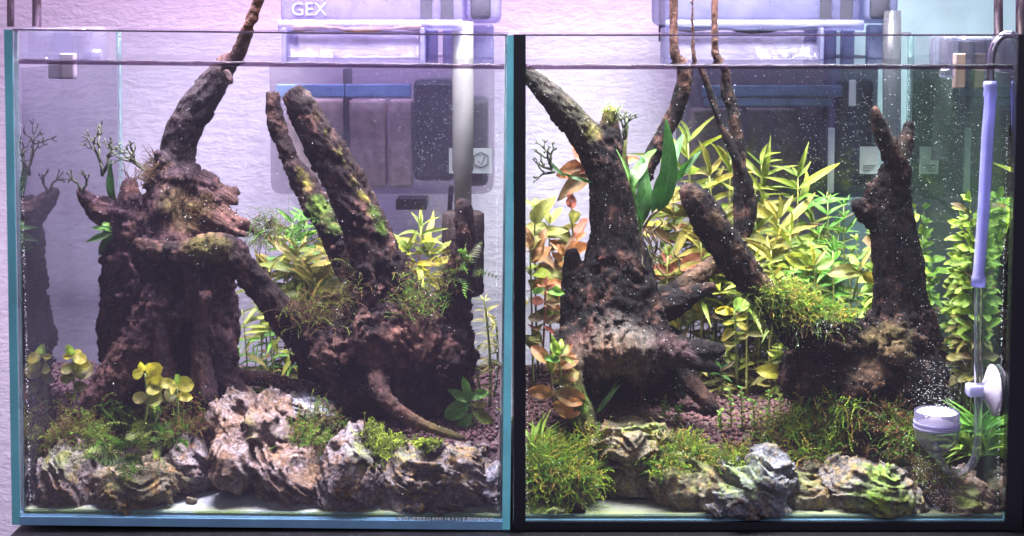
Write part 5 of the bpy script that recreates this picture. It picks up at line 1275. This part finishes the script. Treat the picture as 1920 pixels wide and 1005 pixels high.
# ---- right tank, right of the pronged stump
RR = 'lime stems at the right of the right tank'
for i, (bx, tx, ty, dd, sh, L, per, lab) in enumerate([(1712, 1716, 392, .20, 'tiny', 26, 4, 'thin lime stem rising against the aqua wall strip'), (1728, 1730, 440, .19, 'oval', 28, 2, 'lime stem just right of the black trunk, leaves in pairs'), (1752, 1748, 492, .165, 'broad', 42, 2, 'pale stem with three broad leaves right of the black trunk'), (1780, 1776, 548, .15, 'oval', 26, 2, 'small low lime sprig left of the glass tube'), (1800, 1798, 560, .17, 'oval', 26, 2, 'dim lime sprig straight behind the glass tube')]):
    stem_plant(lab, bx, tx, ty, dd, sh, ['dgreen', 'lime', 'lime'], L * .9, L, 7, per, (5, 45), .4, 'g', 2, 0, RR)
for i, (bx, tx, ty, dd) in enumerate([(1676, 1678, 372, .135), (1660, 1662, 385, .138), (1690, 1690, 400, .132), (1650, 1652, 420, .14), (1682, 1684, 440, .128), (1664, 1662, 460, .136), (1694, 1696, 480, .126), (1670, 1668, 500, .13)]):
    stem_plant('bright lime stem behind the black trunk, doubled in the right glass, %s of eight' % ['tallest', 'second tallest', 'third tallest', 'fourth tallest', 'fifth tallest', 'sixth tallest', 'seventh tallest', 'shortest'][i], bx, tx, ty, dd, 'oval', ['lime', 'lime', 'lime'], 44, 36, 13, 4, (5, 35), .3, 'g', 2, 0, RR)
for i, (bx, tx, ty, dd) in enumerate([(1816, 1818, 378, .070), (1808, 1806, 410, .078), (1822, 1824, 425, .064), (1812, 1812, 470, .072), (1800, 1798, 505, .084)]):
    stem_plant('bright lime stem right at the right glass, %s of five' % ['tallest', 'second tallest', 'third tallest', 'fourth tallest', 'shortest'][i], bx, tx, ty, dd, 'oval', ['olive', 'lime', 'lime', 'lime'], 34, 30, 12, 4, (5, 35), .35, 'g', 2, 0, RR)
# ---- grass-like tufts
def tuft(label, px, py, d, n, L, spread, mat, group='grassy tufts'):
    A = P(px, py, d); root = thing('grass_tuft', label, 'aquarium plant', A, group)
    for k in range(n):
        an = PR.uniform(0, 6.28); el = PR.uniform(.5, 1.45)
        dv = Vector((math.cos(an) * math.cos(el) * spread, math.sin(an) * math.cos(el) * .6, math.sin(el)))
        put_leaf(root, A + Vector((PR.gauss(0, .003), PR.gauss(0, .003), 0)), dv, L * S(py, d) * PR.uniform(.6, 1.15), 'blade', mat, (dv.x * .3, dv.y * .3 - .3, 1), 1.4, 'blade')
for a in [('curling grassy tuft in the left corner behind the moss mound, right tank', 1006, 838, .062, 18, 66, 1, 'lime'), ('grassy tuft right of the gas diffuser cup', 1812, 850, .06, 30, 92, 1, 'lime'), ('grassy tuft between the glass tube and the right glass', 1846, 820, .05, 26, 84, 1, 'green'), ('grassy tuft in the far right corner under the suction cup', 1858, 860, .045, 26, 92, 1, 'lime'), ('dark grassy tuft behind the gas diffuser', 1790, 800, .12, 16, 80, 1, 'dgreen'), ('grassy tuft close behind the diffuser\'s glass cup', 1745, 850, .075, 12, 66, 1, 'green')]:
    tuft(*a)
leafy('sword_plant', 'single dark green blade leaning in the black cave', 'aquarium plant', [(1118, 775)], [(1118, 775, 1154, 726, 'blade', 'green', -.004), (1118, 775, 1150, 728, 'narrow', 'dgreen', -.004)], .07)
for i, (x, y, ty, dd, lab) in enumerate([(1372, 800, 722, .075, 'tallest small-leaved creeping sprig on the red soil'), (1392, 800, 728, .08, 'creeping sprig next to the tallest one on the red soil'), (1352, 806, 770, .07, 'short creeping sprig on the bare red soil'), (1440, 800, 735, .08, 'creeping sprig at the foot of the right-hand log'), (1460, 806, 742, .075, 'creeping sprig right of the log foot\'s left edge'), (1248, 785, 745, .09, 'lone creeping sprig at the right of the cave mouth'), (1268, 790, 764, .085, 'second creeping sprig at the right of the cave mouth'), (1415, 806, 752, .07, 'thin creeping sprig between the soil and the moss bank')]):
    A = P(x, y, dd)
    root = thing('creeping_sprig', lab, 'aquarium plant', A, 'creeping small-leaved sprigs')
    B = P(x + PR.uniform(-6, 6), ty, dd); s = S(y, dd)
    bm = bmesh.new(); bm_tube(bm, [A, (A + B) / 2 + Vector((PR.uniform(-.001, .001), 0, 0)), B], 1.1 * s, 5); fin('stem', bm, STEMM['g'], root, True)
    for k in range(9):
        for j in range(3):
            an = PR.uniform(0, 6.28); f = k / 8
            put_leaf(root, A.lerp(B, f), Vector((math.cos(an), math.sin(an), .5)), PR.uniform(7, 11) * s, 'oval', PR.choice(('green', 'lime', 'olive')))

# ================================================================== mosses
MOSSV = []
SURF_V, SURF_N = [], []
for v_, n_ in WOODS + STONES: SURF_V.append(v_[::3]); SURF_N.append(n_[::3])
for x0_, x1_ in ((-.3005, -.0095), (.0095, .3025)):
    gx, gy = np.meshgrid(np.arange(x0_, x1_, .0022), np.arange(.045, .23, .0022))
    gz = soil_z(gx.ravel(), gy.ravel())
    SURF_V.append(np.stack([gx.ravel(), gy.ravel(), gz], 1)); SURF_N.append(np.tile(np.array([[0, -.2, .98]]), (gx.size, 1)))
SURF_V = np.vstack(SURF_V); SURF_N = np.vstack(SURF_N)
def moss(label, blobs, n, L, pal, d0=None, droop=.25, name='moss_clump', leaf=.0014, steps=11, up=.55, seed=0, fern=False, cling=True):
    """fronds rooted on the wood, stone or soil that lies inside the blobs; blobs: (px, py, depth, rx, ry px, depth radius m); pal: (base colour, tip colour) pairs"""
    r = np.random.RandomState(seed + 500)
    C4 = np.array([P(b[0], b[1], b[2]) for b in blobs]); R4 = np.array([(b[3] * S(b[1], b[2]), b[5], b[4] * S(b[1], b[2])) for b in blobs])
    roots = None
    if cling:
        ok = np.zeros(len(SURF_V), bool); near = np.full(len(SURF_V), 9.0)
        for c, rr_ in zip(C4, R4):
            e = np.linalg.norm((SURF_V - c) / (rr_ * 1.15 + .003), axis=1)
            near = np.minimum(near, e)
        ok = (near < 1) & ((SURF_N[:, 2] > -.25) | (SURF_N[:, 1] < -.3)) & (SURF_N[:, 1] < .6)
        i = np.nonzero(ok)[0]
        if len(i) > 60:
            i = r.choice(i, n, p=(1.15 - near[i]) / (1.15 - near[i]).sum()); roots = SURF_V[i]; rn = SURF_N[i]
    if roots is None:
        wts = np.array([b[3] * b[4] for b in blobs], float); wts /= wts.sum()
        bi = r.choice(len(blobs), n, p=wts)
        u = r.normal(size=(n, 3)); u /= np.linalg.norm(u, axis=1)[:, None]
        roots = C4[bi] + u * R4[bi] * r.rand(n, 1) ** .6; rn = u * np.array([1, 1, .6])
    C_ = roots
    p = roots + r.normal(0, .0006, (n, 3))
    dirs = rn * .9 + np.array([0, -.2, up]) + .55 * r.normal(size=(n, 3))
    dirs /= np.linalg.norm(dirs, axis=1)[:, None]
    sL = (L * r.uniform(.35, 1.25, n) * S(blobs[0][1], blobs[0][2]) / steps)[:, None]
    pi = r.randint(0, len(pal), n)
    tone = fbm(p * 60 + seed, 2)[:, None]
    cb = np.array([c[0] for c in pal])[pi] * r.uniform(.6, 1.3, (n, 1)) * (1 + .4 * tone); ct = np.array([c[1] for c in pal])[pi] * r.uniform(.6, 1.35, (n, 1)) * (1 + .5 * tone)
    V, T, Cc = [], [], []
    cnt = 0
    def addtri(a, b, c, col):
        nonlocal cnt
        V.append(np.stack([a, b, c], 1).reshape(-1, 3)); T.append((cnt + np.arange(len(a) * 3)).reshape(-1, 3)); Cc.append(np.repeat(col, 3, 0)); cnt += len(a) * 3
    side = np.cross(dirs, r.normal(size=(n, 3))); side /= np.linalg.norm(side, axis=1)[:, None]
    for k in range(steps):
        t = k / (steps - 1)
        q = p + dirs * sL
        col = cb * (1 - t) ** 1.3 + ct * (1 - (1 - t) ** 1.3)
        w = .00034 * (1 - .5 * t)
        nr = np.cross(dirs, side)
        addtri(p - side * w, p + side * w, q + side * w * .6, col * .8)
        addtri(p - nr * w, p + nr * w, q - side * w * .6, col * .8)
        if fern:
            ll = leaf * (1.15 - t) * 1.6
            for sg in (-1, 1):
                tip = p + (side * sg + dirs * .45) * ll
                addtri(p, p + dirs * leaf * .42, tip, col)
        else:
            for j in range(2 if k % 2 else 3):
                an = r.uniform(0, 6.28, (n, 1))
                o = side * np.cos(an) + nr * np.sin(an)
                ll = leaf * r.uniform(.5, 1.15, (n, 1)) * (1.15 - .45 * t)
                tip = p + (o * .8 + dirs) * ll
                sd = np.cross(o, dirs) * leaf * .26
                addtri(p - sd * .5 - dirs * .0003, p + (o * .4 + dirs * .5) * ll + sd, tip, col)
        p = q
        dirs = dirs + .20 * r.normal(size=(n, 3)) + np.array([0, 0, -droop * t * .8])
        dirs /= np.linalg.norm(dirs, axis=1)[:, None]
        side = side - dirs * (side * dirs).sum(1)[:, None]; side /= np.maximum(np.linalg.norm(side, axis=1), 1e-6)[:, None]
    v = np.vstack(V)
    x0, x1 = ((-.3015, -.0085) if C_[0, 0] < 0 else (.0082, .3033))
    v[:, 0] = np.clip(v[:, 0], x0, x1); v[:, 1] = np.maximum(v[:, 1], .0068); v[:, 2] = np.maximum(v[:, 2], .0016)
    MOSSV.append(v[r.randint(0, len(v), 160)])
    c0 = np.array([C_[:, 0].mean(), C_[:, 1].mean(), v[:, 2].min()])
    me = np_mesh(name, v - c0, None, np.vstack(T), False)
    vattr(me, 'tint', np.clip(np.vstack(Cc), .003, 1))
    o = link(name, me, None, M['moss']); o.location = c0
    return tag(o, label, 'moss', 'moss clumps on wood and stones')
BR = ((.045, .028, .014), (.15, .088, .035)); OL = ((.045, .052, .012), (.19, .26, .032)); GN = ((.03, .065, .012), (.13, .30, .03)); YG = ((.06, .10, .014), (.40, .54, .05)); GO = ((.11, .075, .014), (.48, .34, .07)); DK = ((.012, .022, .008), (.035, .08, .018)); RD = ((.08, .038, .02), (.28, .12, .06))
moss('ferny brown-green moss over the low pitted stone, left tank', [(250, 800, .058, 85, 34, .026), (240, 840, .030, 50, 20, .010)], 900, 46, [BR, OL, OL, GN], seed=1)
moss('fern-like green moss fronds hanging before the low pitted stone', [(225, 860, .018, 46, 34, .006), (290, 810, .022, 50, 40, .008)], 46, 78, [GN, OL], seed=2, cling=False, fern=True, leaf=.0034, steps=12, droop=.5, up=.3)
moss('dull brown moss in the left corner, doubled in the side glass', [(110, 808, .060, 62, 30, .022), (60, 830, .04, 30, 24, .02)], 700, 46, [BR, BR, OL], seed=3)
moss('reddish-brown moss right of the yellow sprigs, left tank', [(360, 786, .07, 44, 28, .022), (330, 770, .06, 40, 30, .02)], 560, 44, [BR, RD, OL], seed=4)
moss('olive moss right of the ochre boulder, left tank', [(605, 815, .058, 46, 38, .018), (570, 840, .045, 24, 22, .01)], 560, 44, [OL, GN, BR], seed=5)
moss('bright olive moss cap on the pale pointed stone', [(712, 826, .034, 30, 26, .012), (735, 812, .038, 30, 14, .012)], 330, 34, [OL, YG, OL], seed=6)
moss('thin moss line along the hollow dark-faced stone, left tank', [(860, 806, .035, 46, 10, .012), (790, 822, .030, 40, 8, .01)], 200, 14, [YG, OL], seed=7)
moss('brown stringy moss on the left root below the thin branch', [(630, 545, .095, 44, 48, .016), (590, 590, .09, 60, 22, .016)], 360, 50, [BR, OL, BR], seed=8, leaf=.0009)
moss('mixed moss between the thick cut branch and the upright stub', [(805, 520, .095, 48, 54, .018), (790, 570, .085, 40, 24, .014)], 380, 48, [BR, OL, GN, BR], seed=9, leaf=.0010)
moss('few fern-like fronds across the upright stub, left tank', [(872, 500, .085, 26, 30, .006)], 16, 60, [GN, OL], seed=10, fern=True, leaf=.0026, steps=10, up=.2)
moss('brown moss on the shoulder of the left stump', [(285, 325, .10, 34, 22, .016)], 170, 40, [BR, BR, BR], seed=11, leaf=.0009)
moss('moss in the crook of the left stump under its bent trunk', [(365, 380, .082, 40, 34, .012)], 120, 26, [BR, BR], seed=12, leaf=.0009)
moss('brown moss dangling from the left stump\'s right-hand spur', [(498, 432, .10, 22, 30, .012)], 150, 48, [BR, OL, GN], seed=13, leaf=.0011, droop=.7, up=.1)
moss('green moss tangle at the upper edge of the yellow-green stems, left tank', [(560, 440, .15, 60, 16, .014)], 60, 60, [GN, GN], seed=14, cling=False)
moss('big yellow-green moss mound at the left of the right tank', [(1045, 850, .034, 70, 46, .020), (1085, 896, .024, 40, 34, .012), (1002, 880, .03, 32, 56, .02)], 1000, 58, [OL, YG, GO, GN, GN, YG], seed=15)
moss('amber-tipped central moss mound behind the slate, right tank', [(1305, 850, .044, 80, 16, .018), (1246, 872, .030, 30, 22, .012), (1380, 862, .045, 40, 12, .012)], 800, 42, [OL, GO, YG, GN, OL], seed=16)
moss('tall amber and green moss bank under the right-hand log', [(1500, 812, .062, 86, 40, .020), (1560, 790, .062, 50, 36, .018)], 900, 58, [OL, GO, GN, BR, GN, YG], seed=17)
moss('golden moss carpet on the saddle of the right-hand log', [(1510, 572, .066, 92, 13, .026), (1450, 556, .064, 42, 8, .014), (1595, 578, .075, 36, 20, .014), (1540, 592, .060, 50, 16, .012)], 900, 42, [OL, GO, YG, GN, OL], seed=18)
moss('loose moss strands hanging below the golden saddle carpet', [(1510, 612, .058, 80, 10, .008)], 60, 40, [OL, DK, BR], seed=19, droop=.5, up=-.1, cling=False)
moss('dark brown moss around the foot of the right-hand stump', [(1650, 800, .055, 52, 40, .018), (1625, 836, .05, 30, 14, .010)], 300, 54, [BR, OL, DK, RD], seed=20)
moss('olive moss left of the diffuser cup', [(1700, 830, .052, 34, 46, .014)], 380, 54, [OL, BR, GN], seed=21)
moss('dark green moss backdrop right of the pronged stump', [(1780, 670, .17, 70, 90, .03), (1800, 780, .12, 70, 60, .03)], 1100, 60, [DK, DK, GN], seed=22, leaf=.0016, cling=False)
moss('small olive tuft on the short prong of the forked stump', [(1146, 208, .125, 14, 8, .005)], 70, 18, [OL, YG], seed=23, leaf=.0008)
moss('green scrub at the back of the shaded thicket, right tank', [(1370, 700, .19, 110, 60, .02)], 700, 60, [DK, OL, BR], seed=24, leaf=.0018, cling=False)
moss('moss bits on the fallen branch and pale crusted stone', [(1690, 840, .036, 18, 14, .008), (1760, 900, .026, 26, 14, .008)], 160, 30, [OL, BR], seed=26)

# ================================================================== air bubbles
def bubbles(x0, x1, seed, dense):
    r = np.random.RandomState(seed)
    pts, rad = [], []
    def add(p, lo, hi):
        p = np.asarray(p); pts.append(p); rad.append(lo + (hi - lo) * r.rand(len(p)) ** 2.5)
    n = 420 * dense
    add(np.stack([r.uniform(x0, x1, n), r.uniform(.01, .225, n), r.uniform(.04, ZW - .006, n)], 1), .00014, .00032)
    # clinging to the back pane, thickest in front of the filters
    n = 600 * dense
    fx = (P(800, 200, .23).x, .025) if x0 < 0 else (P(1600, 200, .23).x, .05)
    add(np.stack([np.clip(r.normal(fx[0], fx[1], n), x0, x1), np.full(n, .2328), np.clip(r.normal(P(900, 240, .23).z, .035, n), .1, ZW - .004)], 1), .00017, .00040)
    # seams of the front pane
    n = 260
    for xx in (x0 + .0012, x1 - .0012):
        add(np.stack([np.full(n, xx) + r.normal(0, .0004, n), np.full(n, .0066), r.uniform(.004, ZW - .03, n)], 1), .00018, .00042)
    if x0 > 0:
        n = 480
        h = r.rand(n) ** 1.4
        c = P(1757, 762, .022)
        add(np.stack([c.x + r.normal(0, 1, n) * (.007 + .004 * h), .022 + r.normal(0, .005, n).clip(-.014, .03), c.z + h * .030 - .001], 1), .00010, .00030)
        n = 420
        add(np.stack([r.uniform(P(1700, 200, .1).x, x1, n), r.uniform(.02, .2, n), r.uniform(.05, ZW - .006, n)], 1), .00018, .00042)
    lo_, hi_ = x0, x1
    for v, nn in WOODS:
        if not (lo_ <= v[:, 0].mean() <= hi_): continue
        m = np.nonzero((v[:, 2] < ZW - .004) & (nn[:, 1] < .3))[0]
        i = r.choice(m, min(len(m), 1100 if x0 > 0 else 520))
        add(v[i] + nn[i] * .0010, .00016, .00036)
    for mv in MOSSV:
        if lo_ <= mv[:, 0].mean() <= hi_:
            add(mv[:160 if x0 > 0 else 24], .00018, .00042)
    p = np.vstack(pts); rd = np.concatenate(rad)
    base = np.array([(0, 0, 1), (0, 0, -1), (1, 0, 0), (-1, 0, 0), (0, 1, 0), (0, -1, 0)], float)
    bf = np.array([(0, 2, 4), (0, 4, 3), (0, 3, 5), (0, 5, 2), (1, 4, 2), (1, 3, 4), (1, 5, 3), (1, 2, 5)])
    v = base[None] * rd[:, None, None] + p[:, None, :]
    f = bf[None] + (np.arange(len(p)) * 6)[:, None, None]
    tag(link('air_bubbles', np_mesh('air_bubbles', v.reshape(-1, 3), None, f.reshape(-1, 3)), None, M['bubble']), kind='stuff')
bubbles(-.3012, -.0083, 61, 1)
bubbles(.0080, .3034, 62, 2)
